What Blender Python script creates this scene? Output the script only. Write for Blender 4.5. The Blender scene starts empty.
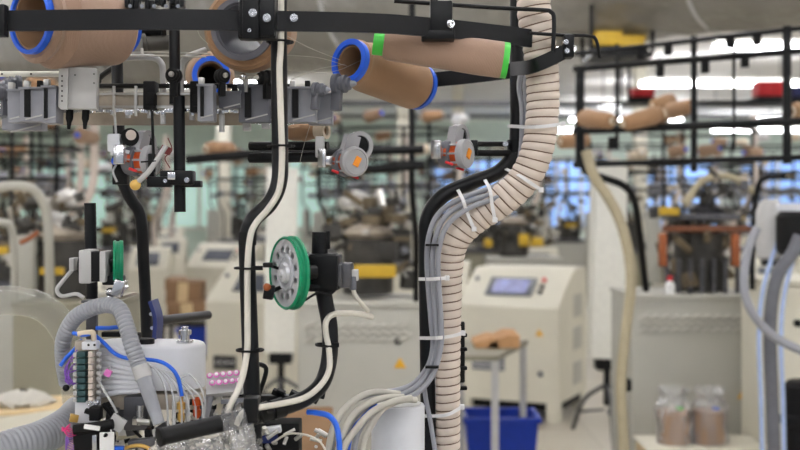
import bpy, bmesh, math, random
from mathutils import Vector, Matrix, Euler
random.seed(7)
PI = math.pi
sc = bpy.context.scene
COL = sc.collection
F = 1155.0            # focal length in pixels (52 mm on a 36 mm sensor, 800 px)
EYE = 1.5
def P(px, py, Y):     # a point seen at (px, py), Y metres into the hall
    return Vector(((px-400)/F*Y, Y, EYE-(py-205)/F*Y))
def PP(pts, Y=None):
    return [P(p[0], p[1], p[2] if len(p) > 2 else Y) for p in pts]

# ------------------------------------------------------------------ materials
def lin(c):
    return tuple(((v/255)/12.92 if v/255 <= .04045 else ((v/255+.055)/1.055)**2.4) for v in c)
def mat(name, rgb, rough=.5, metal=0, var=.10, scale=30, bump=0, trans=0, alpha=1, emit=0, coat=0, ior=1.45, bscale=None, sheen=0):
    m = bpy.data.materials.new(name); m.use_nodes = True
    nt = m.node_tree; b = nt.nodes['Principled BSDF']
    c = lin(rgb)
    tc = nt.nodes.new('ShaderNodeTexCoord'); nz = nt.nodes.new('ShaderNodeTexNoise')
    nz.inputs['Scale'].default_value = scale; nz.inputs['Detail'].default_value = 4
    nt.links.new(tc.outputs['Object'], nz.inputs['Vector'])
    rp = nt.nodes.new('ShaderNodeValToRGB')
    rp.color_ramp.elements[0].position = .3; rp.color_ramp.elements[1].position = .7
    rp.color_ramp.elements[0].color = (*[v*(1-var) for v in c], 1)
    rp.color_ramp.elements[1].color = (*[min(1, v*(1+var)) for v in c], 1)
    nt.links.new(nz.outputs['Fac'], rp.inputs['Fac'])
    nt.links.new(rp.outputs['Color'], b.inputs['Base Color'])
    b.inputs['Roughness'].default_value = rough; b.inputs['Metallic'].default_value = metal
    b.inputs['IOR'].default_value = ior
    if trans: b.inputs['Transmission Weight'].default_value = trans
    if alpha < 1: b.inputs['Alpha'].default_value = alpha
    if coat: b.inputs['Coat Weight'].default_value = coat
    if sheen: b.inputs['Sheen Weight'].default_value = sheen
    if emit:
        nt.links.new(rp.outputs['Color'], b.inputs['Emission Color']); b.inputs['Emission Strength'].default_value = emit
    if bump:
        n2 = nt.nodes.new('ShaderNodeTexNoise'); n2.inputs['Scale'].default_value = bscale or scale*4
        nt.links.new(tc.outputs['Object'], n2.inputs['Vector'])
        bp = nt.nodes.new('ShaderNodeBump'); bp.inputs['Strength'].default_value = bump; bp.inputs['Distance'].default_value = .002
        nt.links.new(n2.outputs['Fac'], bp.inputs['Height']); nt.links.new(bp.outputs['Normal'], b.inputs['Normal'])
    return m
def yarn_mat(name, rgb):
    m = mat(name, rgb, .85, var=.06, scale=14, sheen=.2)
    nt = m.node_tree; b = nt.nodes['Principled BSDF']
    tc = nt.nodes.new('ShaderNodeTexCoord'); w = nt.nodes.new('ShaderNodeTexWave')
    w.bands_direction = 'Z'; w.inputs['Scale'].default_value = 140; w.inputs['Distortion'].default_value = 3
    w.inputs['Detail'].default_value = 3
    mp = nt.nodes.new('ShaderNodeMapping'); mp.inputs['Rotation'].default_value = (.25, .2, 0)
    nt.links.new(tc.outputs['Object'], mp.inputs['Vector']); nt.links.new(mp.outputs['Vector'], w.inputs['Vector'])
    bp = nt.nodes.new('ShaderNodeBump'); bp.inputs['Strength'].default_value = .35; bp.inputs['Distance'].default_value = .001
    nt.links.new(w.outputs['Fac'], bp.inputs['Height']); nt.links.new(bp.outputs['Normal'], b.inputs['Normal'])
    return m
def tile_mat(name, a, b_, mortar, scale, rough):
    m = bpy.data.materials.new(name); m.use_nodes = True
    nt = m.node_tree; b = nt.nodes['Principled BSDF']
    tc = nt.nodes.new('ShaderNodeTexCoord'); br = nt.nodes.new('ShaderNodeTexBrick')
    br.offset = 0; br.inputs['Scale'].default_value = scale
    br.inputs['Color1'].default_value = (*lin(a), 1); br.inputs['Color2'].default_value = (*lin(b_), 1)
    br.inputs['Mortar'].default_value = (*lin(mortar), 1); br.inputs['Mortar Size'].default_value = .006
    br.inputs['Brick Width'].default_value = 1; br.inputs['Row Height'].default_value = 1
    nt.links.new(tc.outputs['Object'], br.inputs['Vector']); nt.links.new(br.outputs['Color'], b.inputs['Base Color'])
    b.inputs['Roughness'].default_value = rough
    return m
M = dict(
    black=mat('black_powder_coat', (17,18,21), .40, var=.12, scale=60, bump=.05),
    blacksteel=mat('black_steel', (16,17,19), .38, .2, var=.15),
    rubber=mat('black_rubber', (12,12,14), .65),
    alu=mat('brushed_aluminium', (196,194,190), .32, .85, var=.10, scale=25),
    wheelmetal=mat('satin_wheel_metal', (206,208,214), .3, .35, var=.05), aluwarm=mat('worn_aluminium', (176,166,152), .4, .35, var=.22, scale=18),
    steel=mat('bright_steel', (215,216,220), .22, 1, var=.08),
    dsteel=mat('dark_steel', (92,92,96), .4, .7, var=.25),
    grey=mat('grey_plastic', (146,148,156), .5, var=.08),
    dgrey=mat('dark_grey_plastic', (100,102,110), .5, var=.10),
    lgrey=mat('light_grey_plastic', (186,186,186), .5, var=.05),
    feeder=mat('feeder_grey_plastic', (165,165,168), .45, var=.05),
    white=mat('white_plastic', (222,224,230), .35, var=.03),
    whitepaint=mat('white_painted_steel', (232,231,222), .45, var=.04),
    cream=mat('cream_painted_steel', (214,210,194), .5, var=.04, scale=4),
    cabgrey=mat('warm_grey_painted_steel', (176,175,166), .5, var=.04, scale=4),
    litlouvre=mat('louvre_grey_lit_tone', (196,194,185), .5, var=.04), olive=mat('olive_grey_painted_steel', (138,134,116), .55, var=.06, scale=4),  # louvre grey is cabinet paint lightened to show light caught by the embossing
    creamcable=mat('cream_cable_sheath', (216,212,202), .45, var=.04),
    greycable=mat('grey_cable_sheath', (146,148,156), .45, var=.05),
    beigecable=mat('pale_grey_cable_sheath', (186,183,174), .5, var=.05),
    beigehose=mat('beige_hose_plastic', (172,162,136), .5, var=.06, scale=25), hose=mat('ivory_hose_plastic', (214,201,190), .45, var=.06, scale=25),
    wire=mat('brown_spiral_wire', (112,88,70), .5, var=.2),
    greyhose=mat('grey_corrugated_plastic', (150,153,160), .4, var=.06),
    clearhose=mat('milky_clear_plastic', (170,170,160), .22, var=.08, alpha=.38, coat=.6), thinbag=mat('thin_bag_film', (236,236,240), .2, var=.05, alpha=.20, coat=.6, bump=.3, scale=20),
    clear=mat('clear_tube_plastic', (226,228,230), .2, var=.04, alpha=.55, coat=.3),
    bag=mat('clear_bag_film', (240,242,250), .16, var=.05, alpha=.5, coat=1, bump=.3, scale=20),
    tie=mat('white_nylon', (226,226,228), .45, var=.03),
    blue=mat('blue_plastic', (36,98,226), .4, var=.08),
    bluetube=mat('blue_tube', (40,104,224), .35, var=.05),
    binblue=mat('bin_blue_plastic', (14,56,170), .45, var=.08),
    navy=mat('navy_plastic', (40,52,110), .5),
    green=mat('bright_green_plastic', (70,200,72), .4, var=.05),
    dgreen=mat('green_rubber_rim', (6,132,92), .4, var=.08),
    valve=mat('dark_green_valve', (52,82,84), .45, var=.12),
    copper=mat('copper_coil', (196,84,36), .35, .5, var=.25, scale=90),
    orange=mat('orange_label', (240,150,40), .5, var=.05),
    brass=mat('brass', (206,168,92), .35, .45, var=.1),
    pink=mat('pink_ring', (222,120,196), .5), purple=mat('purple_wire', (128,84,180), .5),
    magenta=mat('magenta_wire', (220,60,130), .5),
    yellow=mat('yellow_paint', (198,162,44), .5, var=.06), darkred=mat('dark_red_plastic', (120,44,44), .5), red=mat('red_plastic', (214,40,48), .5, var=.08),
    rust=mat('orange_brown_paint', (150,82,42), .5, var=.15),
    yarn=yarn_mat('tan_yarn', (158,130,106)), yarn2=yarn_mat('pinkish_tan_yarn', (160,132,114)), yarn3=yarn_mat('ginger_tan_yarn', (157,122,90)),
    cardboard=mat('light_cardboard', (190,146,102), .8, var=.12, scale=8), kraft=mat('kraft_paper', (140,110,82), .8, var=.10, scale=8, bump=.3),
    core=mat('cardboard_core', (214,200,178), .8, var=.06), greycore=mat('grey_core', (96,96,104), .5),
    dark=mat('oily_dark_steel', (62,60,56), .5, .2, var=.35, scale=12), brown=mat('brown_oily_steel', (112,100,80), .55, .2, var=.35, scale=12),
    rustbrown=mat('rusty_brown_paint', (112,66,40), .5, var=.2), wood=mat('pale_wood', (206,182,140), .6, var=.10, scale=6),
    screen=mat('lit_screen', (96,102,160), .25, var=.4, scale=14, emit=.16), screendark=mat('dark_keypad', (84,88,98), .35),
    foil=mat('duct_wrap_film', (142,140,134), .28, .3, var=.14, scale=1.6, bump=1.0, bscale=9),
    mint=mat('mint_wall_paint', (212,226,214), .6, var=.05, scale=2),
    sky=mat('daylit_window_glass', (150,188,250), .3, var=.12, scale=1.2, emit=.85),
    mintglass=mat('daylit_frosted_glass', (186,218,208), .3, var=.10, scale=1.5, emit=.55),
    ceil=mat('white_ceiling_paint', (242,240,236), .7, var=.05, scale=1), wallw=mat('pale_wall_paint', (216,214,206), .7, var=.04, scale=2),
    tube=mat('fluorescent_tube', (250,250,255), .5, var=0, emit=22),
    warn=mat('warning_yellow', (226,172,40), .5), paper=mat('white_label_paper', (238,238,238), .6, var=.02),
    label=mat('black_label', (24,24,26), .4),
)
def film(name, body, rough, ior=2.0):
    m = bpy.data.materials.new(name); m.use_nodes = True; nt = m.node_tree; nt.nodes.remove(nt.nodes['Principled BSDF'])
    N = nt.nodes.new; tr = N('ShaderNodeBsdfTransparent'); df = N('ShaderNodeBsdfDiffuse'); gl = N('ShaderNodeBsdfGlossy'); fr = N('ShaderNodeFresnel'); a = N('ShaderNodeMixShader'); b = N('ShaderNodeMixShader'); nz = N('ShaderNodeTexNoise'); bp = N('ShaderNodeBump'); tc = N('ShaderNodeTexCoord')
    df.inputs['Color'].default_value = (.82,.84,.90,1); gl.inputs['Roughness'].default_value = rough; fr.inputs['IOR'].default_value = ior; a.inputs[0].default_value = body
    nz.inputs['Scale'].default_value = 55; nz.inputs['Detail'].default_value = 3; bp.inputs['Strength'].default_value = .9; bp.inputs['Distance'].default_value = .006
    L = nt.links.new; L(tc.outputs['Object'], nz.inputs['Vector']); L(nz.outputs['Fac'], bp.inputs['Height'])
    for n_ in (df, gl, fr): L(bp.outputs['Normal'], n_.inputs['Normal'])
    L(tr.outputs[0], a.inputs[1]); L(df.outputs[0], a.inputs[2]); L(fr.outputs[0], b.inputs[0]); L(a.outputs[0], b.inputs[1]); L(gl.outputs[0], b.inputs[2]); L(b.outputs[0], nt.nodes['Material Output'].inputs['Surface'])
    return m
M['bag'] = film('crumpled_clear_film', .16, .12); M['thinbag'] = film('thin_clear_film', .16, .35, 1.25)
for k_ in ('black','blacksteel','rubber'): M[k_].node_tree.nodes['Principled BSDF'].inputs['Specular IOR Level'].default_value = .32
for n_ in M['foil'].node_tree.nodes:
    if n_.type == 'BUMP': n_.inputs['Distance'].default_value = .03
M['floor'] = tile_mat('pale_floor_tiles', (202,195,180), (193,186,171), (164,156,142), 1.6, .32)

# ------------------------------------------------------------------ mesh builder
def catmull(pts, n=8):
    pts = [Vector(p) for p in pts]
    if len(pts) < 3 or n < 2: return pts
    q = [2*pts[0]-pts[1]] + pts + [2*pts[-1]-pts[-2]]
    out = []
    for i in range(1, len(q)-2):
        p0, p1, p2, p3 = q[i-1], q[i], q[i+1], q[i+2]
        for k in range(n):
            t = k/n
            out.append(.5*((2*p1)+(p2-p0)*t+(2*p0-5*p1+4*p2-p3)*t*t+(3*p1-p0-3*p2+p3)*t**3))
    out.append(pts[-1]); return out
def resample(pts, step):
    d = [0]
    for a, b in zip(pts, pts[1:]): d.append(d[-1]+(b-a).length)
    n = max(2, int(d[-1]/step)); out = []; j = 0
    for i in range(n+1):
        s = d[-1]*i/n
        while j < len(pts)-2 and d[j+1] < s: j += 1
        L = d[j+1]-d[j] or 1e-9
        out.append(pts[j].lerp(pts[j+1], min(1, max(0, (s-d[j])/L))))
    return out
def frames(pts):
    n = len(pts); T = []
    for i in range(n):
        t = pts[min(n-1, i+1)]-pts[max(0, i-1)]; T.append(t.normalized() if t.length > 1e-9 else Vector((0,0,1)))
    a = Vector((0,1,0)) if abs(T[0].y) < .9 else Vector((1,0,0))
    u = (a-T[0]*a.dot(T[0])).normalized(); fr = []
    for i in range(n):
        u = (u-T[i]*u.dot(T[i])).normalized(); fr.append((T[i], u, T[i].cross(u)))
    return fr
def frame_of(axis):
    z = Vector(axis).normalized(); a = Vector((0,0,1)) if abs(z.z) < .9 else Vector((1,0,0))
    x = a.cross(z).normalized(); return x, z.cross(x), z
class MB:
    def __init__(s): s.bm = bmesh.new()
    def ring_loft(s, rings, caps=True, closed=False):
        bm = s.bm; R = [[bm.verts.new(v) for v in r] for r in rings]; n = len(R[0])
        pairs = list(zip(R, R[1:])) + ([(R[-1], R[0])] if closed else [])
        for a, b in pairs:
            for k in range(n):
                try: bm.faces.new((a[k], a[(k+1) % n], b[(k+1) % n], b[k]))
                except ValueError: pass
        if caps and not closed:
            bm.faces.new(R[0][::-1]); bm.faces.new(R[-1])
        return s
    def box(s, c, size, rot=None, bevel=0):
        t = bmesh.new(); bmesh.ops.create_cube(t, size=1)
        for v in t.verts: v.co = Vector((v.co.x*size[0], v.co.y*size[1], v.co.z*size[2]))
        if bevel: bmesh.ops.bevel(t, geom=t.edges[:], offset=bevel, segments=2, affect='EDGES', profile=.6)
        R = (rot if isinstance(rot, Matrix) else Euler(rot).to_matrix()) if rot is not None else Matrix.Identity(3)
        c = Vector(c); mp = {}
        for v in t.verts: mp[v] = s.bm.verts.new(R @ v.co + c)
        for f in t.faces: s.bm.faces.new([mp[v] for v in f.verts])
        t.free(); return s
    def cyl(s, p0, p1, r0, r1=None, seg=20, caps=True):
        p0, p1 = Vector(p0), Vector(p1); r1 = r0 if r1 is None else r1
        x, y, z = frame_of(p1-p0)
        return s.ring_loft([[p+(x*math.cos(2*PI*k/seg)+y*math.sin(2*PI*k/seg))*r for k in range(seg)] for p, r in ((p0, r0), (p1, r1))], caps)
    def lathe(s, prof, o=(0,0,0), axis=(0,0,1), seg=32, caps=True, closed=False):
        o = Vector(o); x, y, z = frame_of(axis)
        return s.ring_loft([[o+z*h+(x*math.cos(2*PI*k/seg)+y*math.sin(2*PI*k/seg))*max(r, 1e-5) for k in range(seg)] for r, h in prof], caps, closed)
    def tube(s, pts, r, seg=12, n=8, caps=True, flat=1):
        pp = catmull(pts, n); fr = frames(pp); N = len(pp)-1; rings = []
        for i, (p, (t, u, v)) in enumerate(zip(pp, fr)):
            rr = r(i/N) if callable(r) else r
            rings.append([p+(u*math.cos(2*PI*k/seg)*flat+v*math.sin(2*PI*k/seg))*rr for k in range(seg)])
        return s.ring_loft(rings, caps)
    def ribbed(s, pts, r, pitch, amp, seg=24, sub=5, hel=False):
        pp = resample(catmull(pts, 12), pitch/sub); fr = frames(pp); rings = []
        for i, (p, (t, u, v)) in enumerate(zip(pp, fr)):
            rr = (r(i/(len(pp)-1)) if callable(r) else r)
            rings.append([p+(u*math.cos(2*PI*k/seg)+v*math.sin(2*PI*k/seg))*rr*(1+amp*math.sin(PI*((i/sub-(k/seg if hel else 0)) % 1))) for k in range(seg)])
        return s.ring_loft(rings, True)
    def helix(s, pts, r, pitch, wr, per=14, seg=6):
        pp = resample(catmull(pts, 12), pitch/per); fr = frames(pp)
        h = [p+(u*math.cos(2*PI*i/per)+v*math.sin(2*PI*i/per))*(r(i/(len(pp)-1)) if callable(r) else r) for i, (p, (t, u, v)) in enumerate(zip(pp, fr))]
        return s.tube(h, wr, seg, 1)
    def strip(s, pts, w, th, up=(0,0,1), n=8):      # flat bar along a path, w tall, th thick
        pp = catmull(pts, n); up = Vector(up); rings = []
        for i, p in enumerate(pp):
            t = (pp[min(len(pp)-1, i+1)]-pp[max(0, i-1)]).normalized(); sd = t.cross(up).normalized(); u2 = sd.cross(t)
            rings.append([p+sd*th/2*a+u2*w/2*b for a, b in ((1,1), (1,-1), (-1,-1), (-1,1))])
        return s.ring_loft(rings, True)
    def sph(s, c, r, sc_=(1,1,1), seg=16):
        c = Vector(c); rings = []
        for i in range(1, seg//2):
            a = PI*i/(seg//2)
            rings.append([c+Vector((math.sin(a)*math.cos(2*PI*k/seg)*sc_[0], math.sin(a)*math.sin(2*PI*k/seg)*sc_[1], -math.cos(a)*sc_[2]))*r for k in range(seg)])
        return s.ring_loft(rings, True)
    def prism(s, poly, y0, y1):                      # polygon in x,z pulled along y
        return s.ring_loft([[Vector((x, y0, z)) for x, z in poly], [Vector((x, y1, z)) for x, z in poly]], True)
    def torus(s, c, axis, R, r, seg=32, m=8, a0=0, a1=2*PI):
        c = Vector(c); x, y, z = frame_of(axis); full = abs(a1-a0-2*PI) < 1e-6; rings = []
        for i in range(seg if full else seg+1):
            a = a0+(a1-a0)*i/seg; d = x*math.cos(a)+y*math.sin(a)
            rings.append([c+d*R+(d*math.cos(2*PI*k/m)+z*math.sin(2*PI*k/m))*r for k in range(m)])
        return s.ring_loft(rings, True, full)
    def build(s, name, m, parent=None, smooth=35):
        me = bpy.data.meshes.new(name)
        if parent is not None:
            r = parent
            while r.parent: r = r.parent
            if r.get('built_at'):
                o = Vector(r['built_at'])
                for v in s.bm.verts: v.co -= o
        bmesh.ops.recalc_face_normals(s.bm, faces=s.bm.faces[:])
        s.bm.to_mesh(me); s.bm.free()
        me.polygons.foreach_set('use_smooth', [True]*len(me.polygons)); me.set_sharp_from_angle(angle=math.radians(smooth))
        me.materials.append(M[m] if isinstance(m, str) else m)
        ob = bpy.data.objects.new(name, me); COL.objects.link(ob)
        if parent is not None: ob.parent = parent
        return ob
def tag(o, label=None, cat=None, group=None, kind=None):
    if label: o['label'] = label
    if cat: o['category'] = cat
    if group: o['group'] = group
    if kind: o['kind'] = kind
    return o
def thing(name, label, cat, at=(0,0,0), group=None):
    o = bpy.data.objects.new(name, None); COL.objects.link(o); o.empty_display_size = .05
    o.location = at; o['built_at'] = tuple(Vector(at)); return tag(o, label, cat, group)
def kids(o): return [c for c in KIDS.get(o.name, [])]
KIDS = {}
def index_kids():
    KIDS.clear()
    for o in bpy.data.objects:
        if o.parent: KIDS.setdefault(o.parent.name, []).append(o)
def dup(root, loc, rot=None, label=None, group=None, scale=None):
    index_kids()
    def rec(o, par):
        c = o.copy(); COL.objects.link(c)
        if par is not None: c.parent = par
        for ch in kids(o): rec(ch, c)
        return c
    r = rec(root, None); r.location = loc
    if rot is not None: r.rotation_euler = rot
    if scale: r.scale = (scale,)*3
    if label: r['label'] = label
    if group: r['group'] = group
    return r
def struct(mb, name, m): return tag(mb.build(name, m), kind='structure')
def aim(z, x=(0,0,1)):                               # euler that turns local +Z along z
    return Vector(z).to_track_quat('Z', 'Y').to_euler()

# ------------------------------------------------------------------ the hall
HALL = 30.0
CEIL = 3.7
struct(MB().box((0,13,-.05), (30,40,.1)), 'floor', 'floor')
struct(MB().box((0,13,CEIL+.05), (30,40,.1)), 'ceiling', 'ceil')
struct(MB().box((0,HALL+.1,CEIL/2), (30,.2,CEIL)), 'wall_back', 'mint')
struct(MB().box((-15.1,13,CEIL/2), (.2,40,CEIL)), 'wall_left', 'wallw')
struct(MB().box((15.1,13,CEIL/2), (.2,40,CEIL)), 'wall_right', 'wallw')
for i, (x, w, k) in enumerate(((-8.6,2.6,'mintglass'), (-5.2,2.6,'mintglass'), (-1.6,2.6,'mintglass'), (2.0,2.4,'sky'), (4.7,1.9,'sky'), (7.2,2.2,'sky'), (9.8,2.0,'sky'))):
    z0, z1 = .9, 2.7
    g = struct(MB().box((x, HALL-.02, (z0+z1)/2), (w, .02, z1-z0)), 'window_%d' % (i+1), k)
    fb = MB()
    for sx in (-1, 0, 1): fb.box((x+sx*w/2, HALL-.05, (z0+z1)/2), (.09, .08, z1-z0+.09))
    for z in (z0, z1): fb.box((x, HALL-.05, z), (w+.09, .08, .09))
    f = fb.build('window_frame', 'whitepaint', g)
# ceiling lamps
def lamp(x, y, w=2.4, first=[]):
    if not first:
        t = thing('ceiling_lamp', '', 'ceiling lamp')
        MB().box((0,0,.05), (2.4,.07,.06), bevel=.01).build('housing', 'whitepaint', t)
        for s in (-1, 1): MB().cyl((-1.15,s*.07,0), (1.15,s*.07,0), .028, seg=10).build('tube', 'tube', t)
        for s in (-1, 1): MB().cyl((s*.9,0,.09), (s*.9,0,.42), .008, seg=6).build('hanger', 'blacksteel', t)
        first.append(t); o = t
    else: o = dup(first[0], (0,0,0))
    o.location = (x, y, CEIL-.42); o['label'] = 'white twin tube fluorescent lamp hanging in rows under the hall ceiling'
    o['group'] = 'fluorescent lamps under the ceiling'
for y in (-3.6, -1.0, 2.2, 5.2, 9.0, 13.0, 17.0, 20.5, 24.0, 27.5):  # rows behind the camera are added, out of view, to brighten front faces
    for x in (-7.5, -3.6, .3, 4.2, 8.1):
        if y < 16 or x > 1 or (x < -2 and y < 26): lamp(x+(.5 if y > 10 else 0), y)  # far left lamps are added behind the feeder rail to light the back wall
# wrapped duct across the hall, nearer on the right
d0, d1 = Vector((-5.2, 11.6, 0)), Vector((4.4, 4.25, 0))
DR = .5
def ductpt(t):
    p = d0.lerp(d1, t); return Vector((p.x, p.y, 2.44+DR+.01*math.sin(t*21)))
t = thing('ventilation_duct', 'large round ceiling duct wrapped in wrinkled grey film', 'duct', (0,8,2.44))
mb = MB(); N = 90; rings = []
pp = [ductpt(i/N) for i in range(N+1)]
for i, (p, (tt, u, v)) in enumerate(zip(pp, frames(pp))):
    rings.append([p+(u*math.cos(2*PI*k/48)+v*math.sin(2*PI*k/48))*(DR+.010*math.sin(i*1.7+k*.9)+.012*math.sin(i*.63-k*1.3)+random.uniform(-.009,.009)) for k in range(48)])
mb.ring_loft(rings).build('film_wrap', 'foil', t, 80)
for q in (.12, .32, .52, .72, .9): MB().torus(ductpt(q)+Vector((0,0,.03)), d1-d0, DR+.028, .012, 40, 6).build('strap', 'lgrey', t)
for q in (.2, .45, .7):
    p = ductpt(q); MB().cyl((p.x, p.y, p.z+DR), (p.x, p.y, CEIL), .01, seg=6).build('hanger_rod', 'blacksteel', t)

# ------------------------------------------------------------------ yarn cones
def make_cone(L=.17, r0=.045, r1=.032, body='yarn', core='blue', label='', group=None, hole=.021, lip='kraft', face=.72, ring=.006, tip=None, tiplen=.014):
    """base (wide, open) end at z=0, tip at z=L"""
    t = thing('yarn_cone', label, 'yarn cone', group=group)
    MB().lathe([(r0*face,0), (r0*(.55+.45*face),.006), (r0*(.2+.8*face),.016), (r0,.034), (r1+(r0-r1)*.5,L*.5), (r1,L-.010), (r1*.85,L-.002), (hole*.8,L)], seg=48, caps=False).lathe([(r0*face,0), (hole+.002,.001)], seg=48, caps=False).build('yarn_winding', body, t)
    MB().lathe([(hole+ring,-.009), (hole+ring,.010), (hole+.001,.010), (hole,-.009)], seg=40, closed=True).build('core_ring', core, t)
    MB().lathe([(.001,L*.55), (hole*.9,L*.55), (hole*.9,L*.6), (.001,L*.6)], seg=32).build('shade_plug', 'rubber', t) if lip == 'kraft' else None  # added black disc stops light through the core so its inside reads dark
    MB().lathe([(hole,-.004), (hole*.75,L+.012), (hole*.75-.003,L+.012), (hole-.003,-.004)], seg=40, closed=True).build('core_tube', lip, t)
    MB().lathe([(tip or hole*.75+.002,L-.003), (tip or hole*.75+.002,L+tiplen), (hole*.7,L+tiplen), (hole*.7,L-.003)], seg=32, closed=True).build('core_rim', core, t)
    return t
def place_cone(t, base, tip):
    base, tip = Vector(base), Vector(tip); t.location = base; t.rotation_euler = aim(tip-base)
# big cone top left
c = make_cone(.155, .069, .055, 'yarn2', 'blue', 'largest tan yarn cone at the top left, open blue rimmed end facing out', hole=.044, face=.80)
place_cone(c, P(34,20,1.68), P(34,20,1.68)+Vector((.118,.150,.004)))
# cone with grey core behind the clamp
c = make_cone(.17, .067, .050, 'yarn3', 'greycore', 'tan yarn cone with dark grey core ring hanging behind the black rail clamp', hole=.040, lip='greycore', face=.85, ring=.008)
place_cone(c, P(243,29,1.76), P(243,29,1.76)+Vector((.02,.165,.02)))
c = make_cone(.15, .046, .036, 'yarn', 'blue', 'small tan cone with blue rim low behind the tensioner rollers', hole=.026, ring=.009)
place_cone(c, P(211,75,2.15), P(211,75,2.15)+Vector((-.03,.14,.01)))
c = make_cone(.17, .041, .041, 'yarn3', 'blue', 'ginger tan yarn cone with thick blue rim at right of the feeder rail', hole=.027, face=.86, ring=.009, tip=.039, tiplen=.006)
place_cone(c, P(352,62,1.84), P(352,62,1.84)+Vector((.122,.15,-.030)))
c = make_cone(.186, .0285, .0245, 'yarn2', 'green', 'slim pinkish tan yarn cone with bright green ends below the black rail', hole=.0175, lip='green', face=.99, ring=.0105, tip=.0185, tiplen=.015)
place_cone(c, P(502,60,1.79), P(383,44,1.79))

t = thing('machine_cabinet', 'grey base cabinet carrying the near machine below the photo edge', 'machine cabinet', (-.21,1.82,0))
MB().box((-.21,1.82,.565), (.72,.50,.97), bevel=.012).build('cabinet', 'cabgrey', t)
for sx in (-1,1):
    for sy in (-1,1): MB().cyl((-.21+sx*.30,1.82+sy*.2,0), (-.21+sx*.30,1.82+sy*.2,.09), .025, seg=12).build('foot', 'rubber', t)
# ------------------------------------------------------------------ front creel rail
t = thing('creel_rail', 'long flat black bar crossing the top of the photo with clamps', 'rail', P(270,20,1.62))
rail = PP([(-60,22,1.60),(5,21,1.60),(150,19.5,1.60),(300,21.5,1.64),(380,23.5,1.70),(420,26.5,1.735),(455,29.5,1.77),(500,34.5,1.81),(531,38.5,1.84)])
MB().strip(rail, .0285, .006).build('bar', 'black', t)
MB().box(P(1,21,1.595), (.016,.02,.044), bevel=.002).build('end_clamp', 'black', t)
def clamp_at(px, py, Y, w, h, d=.03):
    return MB().box(P(px,py,Y), (w,d,h), bevel=.003).box(P(px-6,py+1,Y-.012), (w*.45,d,h*1.05), bevel=.002).box(P(px,py+h*.42*F/Y,Y+.002), (w*1.05,d*.9,h*.25), bevel=.002)
cl = clamp_at(258,17,1.612,.050,.058).build('clamp_block', 'blacksteel', t)
def bolt(px, py, Y, r, par, nm='bolt', dirn=(0,-1,0), m='steel'):
    p = P(px,py,Y); d = Vector(dirn).normalized()
    return MB().lathe([(r*1.35,0), (r*1.35,.002), (r,.002), (r,.007), (r*.55,.007), (r*.5,.004)], p, d, 16).build(nm, m, par)
for a in ((253,13,1.585), (267,18,1.588), (294,18,1.631), (250,31,1.59)): bolt(*a, .0042 if a[1] < 30 else .0025, t)
MB().box(P(441,20,1.755), (.034,.03,.055), bevel=.003).box(P(434,8,1.755), (.012,.028,.05), bevel=.002).box(P(438,36,1.755), (.05,.032,.014), bevel=.002).build('clamp_block', 'blacksteel', t)
bolt(450,24,1.735,.0045, t, dirn=(.5,-1,0))
# rods and arms right of the rail
t = thing('cone_holder_rod', 'thin black bent rod passing over the right end of the flat rail', 'rod', P(440,5,1.82))
MB().tube(PP([(394,1,1.79),(440,4,1.80),(500,8,1.81),(542,10,1.815),(551,12,1.815),(554,20,1.815),(553,52,1.815)]), .0034, 10).build('rod', 'black', t)
t = thing('guide_rod', 'short thin black rod bent down at its right tip beside the hose', 'rod', P(560,36,2.05))
MB().tube(PP([(530,33,1.81),(560,35,1.82),(588,36,1.83),(596,40,1.835),(600,58,1.84)]), .0028, 10).build('rod', 'black', t)
t = thing('cone_holder', 'angled black flat arm with small block beside the hose top', 'arm', P(540,60,1.9))
MB().strip(PP([(512,69,1.90),(530,67,1.835),(548,60,1.82),(566,51,1.81)]), .022, .005).build('arm', 'black', t)
MB().box(P(568,47,1.81), (.016,.03,.036), bevel=.003).build('block', 'blacksteel', t); bolt(566,42,1.793,.003, t); bolt(567,51,1.793,.003, t)
t = thing('cone_holder', 'black flat arm running left behind the green ended cone', 'arm', P(480,73,2.0))
MB().strip(PP([(432,80,2.08),(470,76,2.03),(518,70,1.97)]), .026, .005).build('arm', 'black', t)
MB().cyl(P(437,79,2.08), P(414,84,2.05), .012).build('cone_peg', 'rubber', t)

# ------------------------------------------------------------------ left S-bent post with cream cable
post_pts = [(279,-40,1.66),(279,60,1.66),(280,150,1.655),(279,182,1.65),(270,203,1.645),(254,219,1.64),(247.5,236,1.64),(247.5,270,1.64),(250,340,1.63),(254,450,1.62),(255,520,1.62)]
t = thing('support_post', 'black S-bent tube post left of centre rising to the top rail', 'post', P(255,460,1.62))
MB().tube(PP(post_pts), .0118, 20, 10).build('tube', 'black', t)
MB().cyl(P(247.5,232,1.64), P(247.3,245,1.64), .0128).build('joint_collar', 'rubber', t)
t = thing('cable', 'cream cable strapped down the front of the left S-bent post', 'cable', P(280,100,1.63))
cab = PP([(281,-30,1.636),(281,40,1.636),(279.5,70,1.634),(281,120,1.632),(282,160,1.630),(279,190,1.628),(268,209,1.626),(256,223,1.624),(250,238,1.622),(247.5,270,1.621),(247.5,320,1.618),(247,352,1.612),(241,382,1.595),(232,402,1.57),(227,414,1.56)])
MB().tube(cab, .0045, 12).build('sheath', 'creamcable', t)
for (x, y, Y, xc, yc) in ((281,42,1.636,280,42), (282,146,1.631,281,146), (247.5,268,1.62,248,268), (247,350,1.612,250,350)):
    c0 = P(xc,yc,Y+.014)
    mb = MB().torus(c0, (0,.0,1), .0185, .0018, 24, 6); mb.box(P(xc+8,yc,Y-.006), (.006,.006,.005))
    if yc == 268: mb.box(P(xc+9,yc,Y-.008), (.016,.005,.006))
    mb.build('cable_tie', 'rubber', t)

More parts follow.
